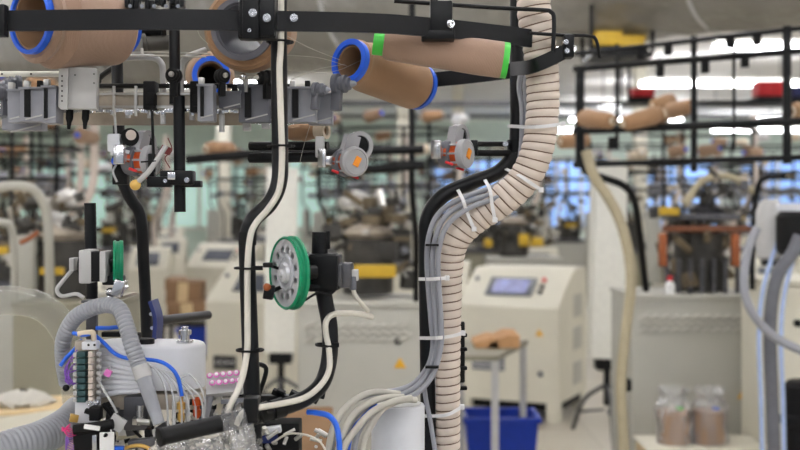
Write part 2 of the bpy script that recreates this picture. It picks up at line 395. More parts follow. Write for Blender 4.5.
# ------------------------------------------------------------------ right S-bent post, hose, cables
t = thing('support_post', 'black S-bent tube post along the left of the ribbed hose', 'post', P(425,470,1.9))
MB().tube(PP([(517,-40,1.97),(517,60,1.97),(517,130,1.96),(514,154,1.96),(498,172,1.95),(470,183,1.94),(443,196,1.93),(428,217,1.93),(426,250,1.93),(427,340,1.92),(429,470,1.92)]), .0125, 20, 10).build('tube', 'black', t)
MB().cyl(P(517,140,1.962), P(517,153,1.962), .017).build('clamp_collar', 'blacksteel', t)
bolt(505,144,1.94,.003, t); bolt(521,143,1.942,.003, t)
H = PP([(533,-40,1.86),(534,10,1.86),(540,50,1.865),(543,90,1.87),(541,130,1.87),(534,160,1.87),(520,184,1.875),(498,203,1.88),(474,219,1.885),(455,240,1.89),(449,270,1.90),(449,310,1.905),(448,370,1.91),(448,476,1.92)])
hr = lambda q: .0262-.0035*q if q < .5 else .02445-.0052*min(1,(q-.5)/.2)
t = thing('suction_hose', 'thick ivory ribbed hose with brown spiral winding down beside the black post', 'hose', P(448,470,1.92))
MB().ribbed(H, hr, .0138, .075, 32, 8, True).build('hose_wall', 'hose', t, 60)
MB().helix(H, lambda q: hr(q)*1.014, .0138, .0011, 24, 5).build('spiral_wire', 'wire', t, 60)
t = thing('cable_bundle', 'three grey cables tied between the black post and ribbed hose', 'cable', P(430,300,1.85))
gc = [[(524,62,1.93),(519,85,1.92),(522,110,1.90),(521,150,1.89),(515,170,1.885),(495,186,1.88),(465,197,1.87),(441,211,1.865),(430,232,1.86),(427,262,1.86),(431,320,1.855),(433,345,1.85),(428,366,1.84),(414,383,1.82),(398,390,1.80),(372,394,1.78),(350,404,1.76),(336,425,1.74),(330,460,1.72)],
      [(530,60,1.92),(525,84,1.91),(527,112,1.895),(526,152,1.885),(518,174,1.875),(498,191,1.87),(468,202,1.86),(446,216,1.855),(436,236,1.85),(432.5,264,1.85),(436,320,1.845),(437,345,1.84),(431,368,1.83),(417,386,1.81),(400,395,1.79),(378,400,1.77),(360,412,1.75),(347,432,1.73),(340,465,1.71)],
      [(535,-20,1.93),(528,20,1.93),(530,60,1.91),(526,90,1.905),(531,112,1.89),(530,152,1.88),(521,177,1.87),(500,196,1.86),(471,207,1.85),(450,222,1.845),(441,240,1.84),(438,266,1.84),(441,320,1.835),(441,345,1.83),(434,372,1.82),(421,390,1.80),(404,399,1.78),(385,405,1.76),(370,415,1.745),(357,436,1.72),(352,470,1.70)]]
for g in gc: MB().tube(PP(g), .0043, 12).build('sheath', 'greycable', t)
MB().tube(PP([(424,385,1.845),(426,400,1.85),(431,425,1.85),(438,470,1.84)]), .0040, 10).build('sheath', 'greycable', t)
# zip ties across post + hose
tie_spots = [((508,126,1.93),(535,127,1.835),(563,124,1.855)), ((506,169,1.93),(520,176,1.845),(541,190,1.85)), ((485,180,1.92),(490,190,1.845),(492,204,1.845),(495,220,1.85)), ((458,190,1.91),(463,200,1.845),(467,212,1.85),(474,229,1.86)),
             ((419,279,1.915),(432,279,1.83),(447,278,1.855)), ((420,338,1.905),(436,338,1.82),(452,336,1.865),(463,333,1.885)), ((425,416,1.89),(446,415,1.865),(462,407,1.885))]
for i, s in enumerate(tie_spots):
    lab = ('topmost white zip tie around the post and ribbed hose', 'white zip tie where the hose starts to bend, below the topmost tie', 'white zip tie at the middle of the hose bend', 'white zip tie at the lower end of the hose bend', 'pale zip tie just below the hose bend on the grey cables', 'white zip tie half way down the straight lower hose', 'lowest white zip tie around the ribbed hose')[i]
    mb = MB().strip(PP(s), .0055, .0016, up=(0,0,1) if i in (0,4,5,6) else (1,0,.4))
    o = tag(mb.build('zip_tie', 'tie'), lab, 'zip tie', 'zip ties on the ribbed hose')
    e = P(*s[-1]); MB().box(e, (.008,.007,.008), bevel=.001).build('tie_lock', 'tie', o)
for (x, y, Y, l) in ((432,245,1.838,'upper black cable tie around the three grey cables'), (432,367,1.815,'lower black cable tie around the three grey cables')):
    tag(MB().box(P(x,y,Y), (.021,.010,.0035)).build('cable_tie', 'rubber'), l, 'cable tie')
o = thing('hose_clip', 'black plastic clip strip behind the lower ribbed hose', 'clip', P(460,350,1.99))
MB().box(P(461,352,1.99), (.013,.012,.105), bevel=.003).build('strip', 'rubber', o)
for y in (335,349,368,388): MB().box(P(463,y,1.985), (.014,.016,.006), bevel=.002).build('hook', 'rubber', o)
o = thing('hose_bracket', 'small black bracket behind the hose just under its bend', 'bracket', P(459,265,1.99))
MB().tube(PP([(457,232,1.99),(461,245,1.99),(460,270,1.99),(457,283,1.985)]), .005, 10).box(P(458,281,1.985), (.014,.012,.010), bevel=.002).build('bracket', 'rubber', o)

# ------------------------------------------------------------------ yarn feeders with copper coils
def make_feeder(label):
    """axis along -Y (front); pivot at the coil centre"""
    t = thing('yarn_feeder', label, 'yarn feeder', group='round yarn feeders with copper coils')
    ax = (0,-1,0)
    MB().lathe([(.012,-.026), (.021,-.024), (.0235,-.016), (.0235,-.004), (.020,-.002)], (0,0,0), ax, 36).build('motor_drum', 'dgrey', t)
    MB().lathe([(.0195,-.003), (.0195,.009)], (0,0,0), ax, 36).build('copper_coil', 'copper', t)
    mb = MB()
    for k in range(8): a = 2*PI*k/8; mb.box((math.cos(a)*.0205, -.003, math.sin(a)*.0205), (.003,.013,.003), (0,-a,0))
    mb.build('coil_cage', 'feeder', t)
    MB().lathe([(.018,.009), (.0235,.011), (.0245,.016), (.0235,.022), (.020,.024), (.0195,.0225), (.010,.0225)], (0,0,0), ax, 40).build('front_disc', 'feeder', t)
    MB().box((.002,-.0235,0), (.010,.002,.016), (0,.5,0)).build('face_label', 'orange', t)
    # arm rising to the guide eye
    MB().ring_loft([[Vector((x,y,z)) for x, z in ((-.014,.012),(.012,.012),(.020,.040),(-.002,.046))] for y in (-.004,.012)]).build('arm', 'feeder', t)
    e = (.021,.005,.027)
    MB().lathe([(.0235,-.006), (.0235,.006), (.0165,.006), (.0165,-.006)], e, ax, 32, closed=True).build('guide_eye', 'feeder', t)
    MB().lathe([(.001,-.004), (.0168,-.004), (.0168,.003), (.001,.001)], e, ax, 32).build('eye_insert', 'rubber', t)
    MB().box((-.032,.012,.002), (.018,.016,.014), bevel=.002).box((-.043,.012,.006), (.007,.018,.030), bevel=.002).build('mount', 'steel', t)
    for k in (-1, 1): MB().cyl((-.010+.018*k,.004,-.018-.004*k), (-.010+.018*k+.004,-.008,-.022-.004*k), .0022, seg=8).build('yarn_pin', 'red', t)
    return t
fd = make_feeder('yarn feeder in the middle, orange square facing out, beside the S-bent post')
fd.location = P(349,162,1.86); fd.rotation_euler = (0,0,.55)
f2 = dup(fd, P(456,154,1.90), (0,0,1.0), 'yarn feeder on the right post arm, orange face turned right')
f3 = dup(fd, P(141,161,1.80), (0,.05,1.25), 'yarn feeder at left, nearly edge on, beside the hanging black rod')
o = thing('feeder_holder', 'short twin black arm joining the right yarn feeder to the post', 'arm', P(490,150,1.95))
MB().cyl(P(512,144,1.955), P(472,144,1.93), .0045).cyl(P(512,153,1.955), P(472,153,1.93), .0055).box(P(474,148,1.925), (.012,.02,.026), bevel=.002).build('twin_bar', 'blacksteel', o)
bolt(506,144,1.935,.0028, o)
# horizontal feeder-support bars behind the left post
o = thing('feeder_holder', 'twin black bars behind the left post carrying the middle feeder', 'arm', P(300,150,1.9))
MB().cyl(P(250,146,1.93), P(328,146,1.89), .0075).cyl(P(250,158,1.93), P(322,157,1.89), .0085).build('twin_bar', 'blacksteel', o)
MB().box(P(320,147,1.875), (.014,.02,.034), bevel=.002).build('bracket', 'lgrey', o)
o = make_cone(.065, .016, .014, 'yarn3', 'core', 'small ginger yarn bobbin lying on the twin black bars', hole=.008); place_cone(o, P(322,131,1.92), P(286,133,1.95))

# ------------------------------------------------------------------ yarn selector rail (grey modules)
RY = 1.78
def ry(px): return RY+.16*((px-170)/170)**2
t = thing('feeder_rail', 'curved worn aluminium ring rail carrying grey feeder modules', 'rail', P(170,110,RY))
MB().strip([P(x,101,ry(x)) for x in range(20,332,18)], .026, .008).build('upper_rail', 'aluwarm', t)
MB().strip([P(x,94,ry(x)-.007) for x in range(80,332,18)], .003, .006).strip([P(x,107,ry(x)-.007) for x in range(80,332,18)], .004, .006).build('rail_lip', 'alu', t)
MB().strip([P(x,119,ry(x)+.05) for x in range(8,250,18)], .020, .006).build('lower_rail', 'aluwarm', t)
MB().tube(PP([(-20,74,1.83),(30,74,1.82),(62,74,1.82)]), .0046, 10).build('cross_tube', 'whitepaint', t)
mb = MB()
for x in (2,31): mb.sph(P(x,74,1.815), .0018, seg=8)
mb.build('cap_screw', 'rubber', t)
MB().tube([P(x,86,ry(x)+.06) for x in range(90,300,20)], .004, 8).build('rear_rod', 'blacksteel', t)
for (x, w) in ((114,2.2),(136,2.2)): MB().box(P(x,101,ry(x)-.009), (w/F*RY,.006,.046)).sph(P(x,90,ry(x)-.010), .0024, seg=10).build('spacer_pin', 'alu', t)
for (x, y0, y1, w) in ((151,82,110,12), (196,82,113,9)):
    MB().box(P(x,(y0+y1)/2,ry(x)-.006), (w/F*RY,.03,(y1-y0)/F*RY), bevel=.002).box(P(x,(y0+y1)/2+3,ry(x)-.02), (w*.6/F*RY,.012,.018), bevel=.001).build('rail_clamp', 'rubber', t)
for x, h in ((163,14),(176,10),(222,22),(150,8),(214,12),(128,8),(192,10)): MB().cyl(P(x,110,ry(x)), P(x,110+h,ry(x)), .0042, seg=10).build('hanging_pin', 'lgrey', t)
mb = MB(); random.seed(3)
for i in range(46):
    x = 92+i*5+random.uniform(-1.5,1.5); mb.box(P(x,111+random.uniform(-1,2),ry(x)-.002), (random.uniform(.003,.007),.01,random.uniform(.004,.009)), bevel=.0006)
tag(mb.build('edge_fitting', 'steel', t), kind='stuff')
# white bent conduits
for i, (pts, l) in enumerate((([(122,58,1.86),(140,57,1.86),(154,58,1.86),(161,63,1.86),(163,72,1.86),(163,98,1.86)], 'white bent conduit left of the hanging black rod above the feeder rail'),
                              ([(181,98,1.84),(181,72,1.84),(183,62,1.84),(190,56,1.84),(206,50,1.85)], 'white bent conduit just right of the hanging black rod'))):
    o = thing('conduit', l, 'tube', P(pts[-1][0],98,1.85)); MB().tube(PP(pts), .0052, 12).build('tube', 'lgrey', o)
o = thing('guide_wire', 'thin bright horizontal wires above the white conduits', 'wire', P(140,55,1.8))
MB().tube(PP([(118,54,1.80),(145,52,1.80),(210,54,1.80)]), .0012, 6).tube(PP([(120,56,1.83),(160,56,1.83),(206,57,1.83)]), .0014, 6).cyl(P(142,48,1.80), P(142,54,1.80), .002, .003, 8).build('wire', 'alu', o)
# light grey sensor box
o = thing('sensor_box', 'light grey box with a column of small black holes on the feeder rail', 'sensor box', P(78,110,1.72))
MB().box(P(79,89,1.735), (.056,.03,.062), (0,.02,.12), bevel=.003).build('case', 'lgrey', o)
MB().box(P(64.5,89,1.712), (.011,.006,.061), (0,.02,.12), bevel=.001).build('port_strip', 'lgrey', o)
mb = MB()
for y in (76,81,86,91,96,101): mb.cyl(P(62,y,1.712), P(62,y,1.706), .0013, seg=10)
mb.cyl(P(75,75,1.72), P(75,75,1.715), .0012, seg=8).cyl(P(94,74,1.725), P(94,74,1.718), .0012, seg=8).cyl(P(94,83,1.725), P(94,83,1.718), .0012, seg=8)
mb.build('port', 'rubber', o)
o = thing('feeder_module', 'dark grey notched block joined to the lower right of the light grey box', 'feeder module', P(92,112,1.72), group='grey modules on the feeder rail')
MB().prism([(-.018,-.030),(.012,-.030),(.019,-.022),(.014,-.012),(.019,-.004),(.015,.006),(.019,.008),(-.018,.012)], -.02, .012).build('case', 'grey', o)
for c_ in bpy.data.objects[o.name].children if False else []: pass
def mod(px, py, Y, w, h, d, label, fins=0, mcol='grey', rot=0):
    o = thing('feeder_module', label, 'feeder module', P(px,py+h/2,Y), group='grey modules on the feeder rail')
    W, Hh = w/F*Y, h/F*Y; c0 = P(px,py,Y)
    MB().box(c0, (W,d,Hh), (0,0,rot), bevel=.002).box(c0+Vector((0,-d*.1,Hh*.5)), (W*1.04,d*1.05,.003)).build('case', mcol, o)
    for k in range(max(1, int(w/11))):
        MB().box(c0+Vector((W*(-.3+.5*k), -d*.2, Hh*.5+.006)), (.008,.012,.012), bevel=.001).build('terminal', ('alu','rubber')[k % 2], o)
    MB().box(c0+Vector((W*.1,-d*.5-.001,-Hh*.36)), (W*.75,.004,.0018), (0,-.25,0)).build('edge_lip', 'lgrey', o)
    for k in range(fins):
        MB().box(c0+Vector((W*(-.18+.42*k), -d*.5-.003, .002)), (W*.2,.006,Hh*.82)).build('slot', 'rubber', o)
    return o
mod(17,107,1.75,13,32,.03,'leftmost grey block of the feeder rail, below the round rollers')
mod(37,106,1.74,26,33,.04,'wide grey slotted block, second from the left on the feeder rail',1)
mod(53,106,1.735,14,36,.04,'narrow grey slotted block against the light grey box',1)
mod(25,124,1.79,40,14,.03,'low grey block hanging under the leftmost modules')
mod(207,104,1.765,16,36,.03,'grey block with dark slot between the roller and the grey coned post',1)
mod(231,101,1.79,22,16,.028,'short grey block between the two right rollers','' and 1 or 0, 'dgrey')
mod(255,105,1.80,30,36,.035,'grey double block just left of the S-bent post',1,'dgrey')
mod(302,106,1.83,30,34,.04,'grey slotted block just right of the S-bent post',1)
mod(321,110,1.87,24,30,.04,'rightmost grey block at the end of the feeder rail',0)
mod(272,112,1.83,22,22,.03,'low grey block behind the S-bent post',0,'dgrey')
for (x, h) in ((247,18),(266,14)):
    o = mod(x,122,1.81,8,h,.014,'small pale grey cap hanging below the rail, %s' % ('left one of two' if x == 247 else 'right one of two'),0,'lgrey')
for x in (70,86):
    o = thing('nozzle', 'small black nozzle pointing down below the light grey box, %s' % ('left one' if x == 70 else 'right one'), 'nozzle', P(x,128,1.74))
    MB().lathe([(.0055,0),(.0055,.016),(.0035,.022),(.0025,.032)], P(x,108,1.74), (-.06,0,-1), 14).build('nozzle', 'rubber', o)
# yarn tension rollers
def make_roller(label, m='rubber', capm='alu'):
    o = thing('yarn_tensioner', label, 'yarn tensioner', group='stacked disc yarn tensioners')
    MB().lathe([(.003,-.012),(.0125,-.010),(.0125,-.004),(.009,-.003),(.009,0),(.0105,.001),(.0105,.005),(.0075,.007),(.0075,.010),(.004,.012)], (0,0,0), (0,-1,0), 28).build('disc_stack', m, o)
    MB().lathe([(.0042,.010),(.0042,.014),(.002,.018)], (0,0,0), (0,-1,0), 14).build('end_cap', capm, o)
    MB().box((0,.006,-.018), (.010,.012,.028), bevel=.002).build('stem', m, o)
    return o
r0 = make_roller('black disc tensioner on the hanging black rod'); r0.location = P(173,75,1.73)
for (x, y, Y, a, s, l) in ((223,76,1.74,.45,.95,'black disc tensioner turned right, below the grey cored cone'), (264,78,1.77,-.9,1.0,'black disc tensioner half hidden by the S-bent post')):
    dup(r0, P(x,y,Y), (0,0,a), l, scale=s)
g0 = make_roller('dark grey coned tensioner left of the rightmost one', 'dgrey', 'grey'); g0.location = P(320,90,1.80); g0.rotation_euler = (0,.2,1.15)
dup(g0, P(342,84,1.83), (0,.1,1.2), 'rightmost dark grey coned tensioner under the blue rimmed cone', scale=1.35)
dup(g0, P(13,84,1.78), (0,0,-1.0), 'round grey tensioner at far left above the slotted blocks', scale=1.1)
dup(g0, P(1,93,1.76), (0,0,-.8), 'round grey tensioner cut by the left edge', scale=1.1)
o = thing('ball_lever', 'small steel ball lever between the two right disc tensioners', 'lever', P(245,82,1.78))
MB().sph(P(243,77,1.77), .006).build('ball', 'steel', o)
MB().cyl(P(246,78,1.775), P(262,77,1.79), .0026, seg=10).cyl(P(246,80,1.775), P(246,92,1.775), .003, seg=10).build('lever_arm', 'alu', o)

# hanging black rod with clamp, and left upper post
o = thing('hanging_rod', 'vertical black rod hanging through the feeder rail with a bolted clamp', 'rod', P(180,212,1.76))
MB().cyl(P(174,-20,1.78), P(175,104,1.77), .0085).build('upper_rod', 'black', o)
MB().cyl(P(179,96,1.765), P(180,212,1.765), .0088).build('lower_rod', 'black', o)
MB().box(P(178,178,1.75), (.05,.03,.022), bevel=.003).box(P(160,182,1.745), (.035,.025,.016), bevel=.002).box(P(192,184,1.76), (.03,.02,.010), bevel=.002).box(P(152,170,1.76), (.010,.016,.05), bevel=.002).build('clamp', 'blacksteel', o)
MB().box(P(172,176,1.732), (.012,.01,.012), bevel=.002).build('clamp_screw', 'steel', o)
for (x,y) in ((166,181),(187,180)): bolt(x,y,1.735,.003,o)
o = thing('feed_lever', 'white plastic lever and thin rod beside the left yarn feeder', 'lever', P(150,185,1.74))
MB().tube(PP([(134,186,1.74),(140,180,1.73),(150,170,1.73),(166,146,1.74)]), .004, 10).build('lever', 'lgrey', o)
MB().cyl(P(152,108,1.745), P(154,172,1.735), .0022, seg=8).cyl(P(141,162,1.73), P(156,161,1.73), .0012, seg=8).build('thin_rod', 'rubber', o)
MB().lathe([(.006,0),(.008,.004),(.008,.008),(.004,.010)], P(135,185,1.735), (.3,-1,0), 16).build('pivot', 'brass', o)
MB().prism([(-.006,-.025),(.008,-.03),(.010,.03),(.002,.034)], -.003, .003).build('blade', 'white', o).location = P(150,147,1.76)-P(150,185,1.74)
MB().tube(PP([(168,138,1.76),(172,150,1.75),(165,158,1.75),(170,168,1.755)]), .0008, 6).build('wire_loop', 'darkred', o)
MB().box(P(166,150,1.765), (.016,.012,.012), (0,.4,0), bevel=.002).build('red_block', 'darkred', o)
o = thing('air_valve', 'small white and black valve unit left of the left yarn feeder', 'valve', P(118,185,1.8))
MB().box(P(115,143,1.80), (.020,.02,.028), bevel=.003).box(P(121,153,1.79), (.028,.02,.014), (0,.25,0), bevel=.002).build('white_body', 'white', o)
MB().box(P(121,170,1.81), (.024,.02,.046), bevel=.003).cyl(P(130,137,1.82), P(130,137,1.79), .014).build('black_body', 'rubber', o)
MB().cyl(P(115,161,1.79), P(115,161,1.782), .006).build('blue_button', 'blue', o)
MB().tube(PP([(114,100,1.82),(115,120,1.80),(116,134,1.80)]), .002, 8).tube(PP([(116,165,1.80),(113,172,1.78),(117,182,1.78)]), .0018, 8).build('air_line', 'clear', o)
MB().cyl(P(131,135,1.788), P(131,135,1.784), .008).build('pale_lens', 'hose', o)
o = thing('support_post', 'black bent tube post at left passing behind the feeder rail and air valve', 'post', P(150,472,1.95))
MB().tube(PP([(116,-20,1.98),(117,60,1.97),(118.5,120,1.95),(121,172,1.93),(126,190,1.925),(132,201,1.925),(139,212,1.93),(142,228,1.93),(143.5,260,1.94),(146,310,1.95),(150,420,1.95),(151,472,1.95)]), .0098, 18).build('tube', 'black', o)
MB().tube(PP([(93,84,2.0),(104,74,1.99),(116,66,1.98)]), .005, 8).sph(P(98,81,2.0), .006).build('brace', 'blacksteel', o)
# black spools top left behind rail
for (x, y, l) in ((147,30,'black spool just right of the largest cone behind the rail'), (160,43,'dark wound spool above the left white conduit')):
    o = thing('thread_spool', l, 'spool', P(x,y,1.95)); MB().lathe([(.018,-.03),(.018,-.024),(.013,-.022),(.013,.022),(.018,.024),(.018,.03)], P(x,y,1.95), (1,.3,.1), 24).build('spool', 'rubber' if y < 40 else 'dark', o)
o = thing('top_bracket', 'dark clamp cluster at top edge above the rail left of centre', 'bracket', P(150,4,1.75))
random.seed(5); mb = MB()
for i in range(12): mb.box(P(128+i*5,random.uniform(-4,6),1.75), (.006,.02,random.uniform(.01,.02)), bevel=.001)
mb.build('cluster', 'blacksteel', o)
mb = MB()
for i in range(5): mb.cyl(P(130+i*12,6,1.735), P(130+i*12,6,1.73), .003, seg=10)
mb.build('screw', 'steel', o)
# yarn ends
o = thing('yarn_end', 'fine pale yarn strands running to the blue rimmed cone', 'yarn', P(320,60,1.8))
mb = MB()
for pts in ([(287,36,1.70),(310,48,1.76),(340,60,1.84)], [(287,55,1.70),(320,58,1.78),(347,66,1.84)], [(290,80,1.75),(315,70,1.8),(345,64,1.84)], [(280,70,1.8),(330,72,1.82),(362,60,1.88)], [(196,26,1.7),(200,36,1.7),(208,44,1.72)], [(300,162,1.88),(304,145,1.88),(310,125,1.86)]):
    MB().tube(PP(pts), .00035, 5).build('strand', 'beigecable', o)

# ------------------------------------------------------------------ elastic feed: motor with green wheel (centre) and bent tube
o = thing('bent_tube_stand', 'thick black tube bending up from lower left to the green rimmed wheel', 'tube', P(200,440,1.6))
MB().tube(PP([(160,437,1.50),(200,428,1.53),(240,419,1.56),(280,408,1.60),(306,398,1.62),(322,383,1.635),(329,360,1.645),(330,330,1.65),(325,300,1.65),(320,270,1.65),(320,232,1.65)]), .0116, 22, 8).build('tube', 'black', o)
MB().lathe([(.0118,0),(.0125,.002),(.0125,.006),(.008,.007)], P(163,436.5,1.502), P(160,437.4,1.50)-P(200,428,1.53), 22).build('end_cap', 'rubber', o)
for (a, b) in (((252,415.5,1.57),(268,411,1.585)), ((272,410.5,1.59),(283,407,1.60))): MB().cyl(P(*a), P(*b), .0138).build('collar', 'blacksteel', o)
MB().box(P(252,409,1.558), (.02,.03,.034), bevel=.003).build('cross_clamp', 'blacksteel', o)
MB().box(P(328,240,1.65), (.006,.01,.026), bevel=.001).build('key', 'rubber', o)
o = thing('cable', 'cream cable strapped along the bend of the thick black tube', 'cable', P(300,403,1.58))
MB().tube(PP([(236,425,1.545),(243,413,1.548),(255,408.5,1.553),(280,404,1.575),(304,398,1.60),(320,386,1.615),(329,370,1.625),(329,350,1.63),(326,334,1.632),(326,322,1.632),(332,315,1.64),(345,313,1.66),(360,314,1.68),(372,317,1.70)]), .0042, 12).build('sheath', 'creamcable', o)
for (x, y, Y) in ((327,345,1.643), (262,411,1.578)): MB().torus(P(x,y,Y), (.05,0,1) if y < 400 else (1,0,.25), .0155, .002, 24, 6).box(P(x+9,y,Y-.012), (.009,.006,.006)).build('cable_tie', 'rubber', o)
o = thing('elastic_feeder', 'motor unit with green rimmed perforated metal wheel on the centre pole', 'yarn feeder', P(300,300,1.64), group='green wheel elastic feeders')
wc = P(286,273,1.60); wax = Vector((-.86,-.51,.0)).normalized()
# perforated disc
def holed_disc(c, ax, Rr, holes, hr_, rc, thick):
    mb = MB(); x, y, z = frame_of(ax); bm = mb.bm; seg = holes*6
    import itertools
    # rings: inner hub ring, then hole band with real openings, outer ring
    hn = holes
    def pt(r, a, h): return c+z*h+(x*math.cos(a)+y*math.sin(a))*r
    for h in (thick/2, -thick/2):
        inner, mid_in, mid_out, outer = [], [], [], []
        for k in range(seg):
            a = 2*PI*k/seg; inner.append(bm.verts.new(pt(.001, a, h))); mid_in.append(bm.verts.new(pt(rc-hr_*1.25, a, h+(-.002 if h > 0 else 0)))); mid_out.append(bm.verts.new(pt(rc+hr_*1.25, a, h))); outer.append(bm.verts.new(pt(Rr, a, h)))
        for k in range(seg):
            n = (k+1) % seg
            bm.faces.new((inner[k], inner[n], mid_in[n], mid_in[k])); bm.faces.new((mid_out[k], mid_out[n], outer[n], outer[k]))
        for j in range(hn):
            ks = [(j*6+q) % seg for q in range(7)]; a0 = 2*PI*(j*6+3)/seg
            top = [mid_out[k] for k in ks]; bot = [mid_in[k] for k in ks]
            loop = bot+top[::-1]; m = len(loop); cc = c+z*h+(x*math.cos(a0)+y*math.sin(a0))*rc
            hv = []
            for v in loop:
                d = v.co-cc; d -= z*d.dot(z); hv.append(bm.verts.new(cc+d.normalized()*hr_))
            for q in range(m): bm.faces.new((loop[q], loop[(q+1) % m], hv[(q+1) % m], hv[q]))
    return mb
holed_disc(wc, wax, .0470, 12, .0052, .0335, .003).build('wheel_disc', 'wheelmetal', o, 20)
mb = MB().lathe([(.015,.001),(.013,.006),(.006,.007),(.004,.010),(.001,.010)], wc, wax, 24).lathe([(.024,-.003),(.024,.0022),(.0225,.0022),(.0225,-.003)], wc, wax, 40, closed=True)
mb.build('hub', 'wheelmetal', o)
MB().lathe([(.0468,.002),(.049,.0035),(.0510,.001),(.048,-.003),(.048,-.006),(.0515,-.008),(.0515,-.012),(.047,-.014),(.0455,-.014)], wc, wax, 64, closed=True).build('green_rim', 'dgreen', o)
MB().lathe([(.043,-.0145),(.043,-.011)], wc, wax, 40).build('back_plate', 'dsteel', o)
MB().cyl(wc-wax*.016, wc-wax*.045, .010).box(P(322,272,1.65), (.052,.05,.050), (0,0,-.1), bevel=.003).box(P(322,257,1.65), (.044,.048,.010), bevel=.002).box(P(317,287,1.65), (.052,.05,.010), bevel=.002).build('motor_bracket', 'blacksteel', o)
MB().box(P(343,275,1.66), (.028,.032,.036), (0,0,-.1), bevel=.004).box(P(340,275,1.64), (.006,.02,.03), bevel=.001).build('motor', 'dsteel', o)
MB().box(P(353,275,1.66), (.016,.02,.016), bevel=.002).build('plug', 'lgrey', o)
MB().box(P(353,283,1.655), (.010,.012,.020), bevel=.002).build('plug_boot', 'dgrey', o)
MB().tube(PP([(353,287,1.655),(355,295,1.66),(361,303,1.67),(368,311,1.69)]), .0034, 10).build('plug_cable', 'creamcable', o)
MB().tube(PP([(338,287,1.63),(330,294,1.62),(318,293,1.61),(302,302,1.61)]), .0018, 8).build('black_lead', 'rubber', o)
for (x,y) in ((307,255),(309,275),(304,262)): bolt(x,y,1.615,.0032,o,dirn=(-.4,-1,0))
MB().box(P(269,292,1.60), (.014,.016,.020), (0,.15,0), bevel=.002).box(P(268,265,1.60), (.014,.008,.007), bevel=.002).cyl(P(268,265,1.60), P(287,271,1.615), .0022, seg=8).cyl(P(270,292,1.60), P(286,285,1.62), .003, seg=8).build('yarn_guide', 'blacksteel', o)
MB().sph(P(267,287,1.592), .0055).build('guide_roller', 'rust', o)
# left unit: pole, stepper motor, green wheel edge on
o = thing('feeder_pole', 'short threaded black pole standing at left behind the valve manifold', 'pole', P(92,320,1.85))
MB().ribbed(PP([(92,486,1.85),(92,310,1.85),(91,260,1.85),(90,203,1.85)]), .0092, .008, .04, 16, 4).build('pole', 'black', o)
o = thing('elastic_feeder', 'grey stepper motor with green wheel edge on, on the left black pole', 'yarn feeder', P(100,290,1.80), group='green wheel elastic feeders')
MB().box(P(89,266,1.80), (.020,.05,.052), bevel=.004).build('end_cap', 'lgrey', o)
MB().box(P(98,266,1.80), (.018,.046,.046), bevel=.002).build('motor_core', 'rubber', o)
MB().box(P(106.5,266,1.80), (.010,.05,.048), bevel=.003).build('front_flange', 'lgrey', o)
MB().cyl(P(80,266,1.80), P(86,266,1.80), .016).build('rear_hub', 'blacksteel', o)
MB().box(P(74,264,1.82), (.008,.03,.02), bevel=.002).build('connector', 'lgrey', o)
w2 = P(120,263,1.81); wa2 = Vector((-.97,-.22,0)).normalized()
MB().lathe([(.030,-.004),(.035,-.005),(.036,0),(.034,.002),(.034,.005),(.036,.007),(.035,.010),(.030,.009)], w2, wa2, 48, closed=True).build('green_rim', 'dgreen', o)
MB().lathe([(.005,.006),(.012,.008),(.030,.006),(.030,-.002),(.012,-.004),(.005,-.004)], w2, wa2, 40).build('wheel_disc', 'dsteel', o)
MB().cyl(P(110,266,1.80), P(118,264,1.806), .010).box(P(114,280,1.80), (.03,.03,.014), bevel=.002).build('shaft_block', 'blacksteel', o)
MB().sph(P(110,292,1.79), .007).box(P(119,288,1.79), (.016,.02,.026), (0,.3,0), bevel=.002).cyl(P(108,298,1.79), P(128,286,1.80), .003, seg=8).build('yarn_guide', 'steel', o)
MB().tube(PP([(72,270,1.82),(62,282,1.81),(57,290,1.80),(62,296,1.80),(76,294,1.80),(84,298,1.80)]), .0032, 8).build('lead_bracket', 'lgrey', o)
MB().strip(PP([(80,302,1.80),(105,301,1.80),(135,293,1.84)]), .004, .012).build('base_strip', 'aluwarm', o)

# ------------------------------------------------------------------ machine head at lower left
HY = 1.75
o = thing('head_cover', 'white drum shaped head cover with a steel knob on top', 'cover', P(165,395,HY))
top = P(165,346,HY).z; bot = P(165,391,HY).z
cr = P(175,346,HY+.05); cl_ = P(112,346,HY+.06)
def stadium(z, g=0):
    pts = []
    for k in range(17): a = -PI/2+PI*k/16; pts.append(Vector((cr.x+.001+math.cos(a)*(.046-g), cr.y+math.sin(a)*(.05-g), z)))
    for k in range(9): a = PI/2+PI*k/8; pts.append(Vector((cl_.x+math.cos(a)*(.03-g), cl_.y+math.sin(a)*(.05-g), z)))
    return pts
MB().ring_loft([stadium(bot), stadium(top-.006), stadium(top-.002,.002), stadium(top,.006)]).build('shell', 'white', o, 50)
kp = P(185,343,HY+.04)
MB().lathe([(.013,0),(.013,.004),(.007,.005),(.007,.012),(.010,.013),(.010,.020),(.005,.021),(.005,.025),(.001,.025)], Vector((kp.x,kp.y,top)), (0,0,1), 24).build('knob', 'steel', o)
MB().cyl((P(146,343,HY+.03).x, HY+.03, top), (P(146,343,HY+.03).x, HY+.03, top+.008), .013).build('black_cap', 'rubber', o)
MB().strip(PP([(128,352,1.735),(129,375,1.735),(130,392,1.735)]), .006, .004, up=(1,0,0)).build('seam_strip', 'rubber', o)
o = thing('navy_bracket', 'navy blue curved bracket behind the white head cover', 'bracket', P(155,345,1.86))
MB().strip(PP([(153,300,1.86),(158,318,1.86),(157,340,1.86)]), .006, .05, up=(1,0,0)).build('plate', 'navy', o)
for (x,y) in ((151,314),(152,328)): MB().cyl(P(x,y,1.85), P(x,y,1.845), .003, seg=10).build('screw', 'white', o)
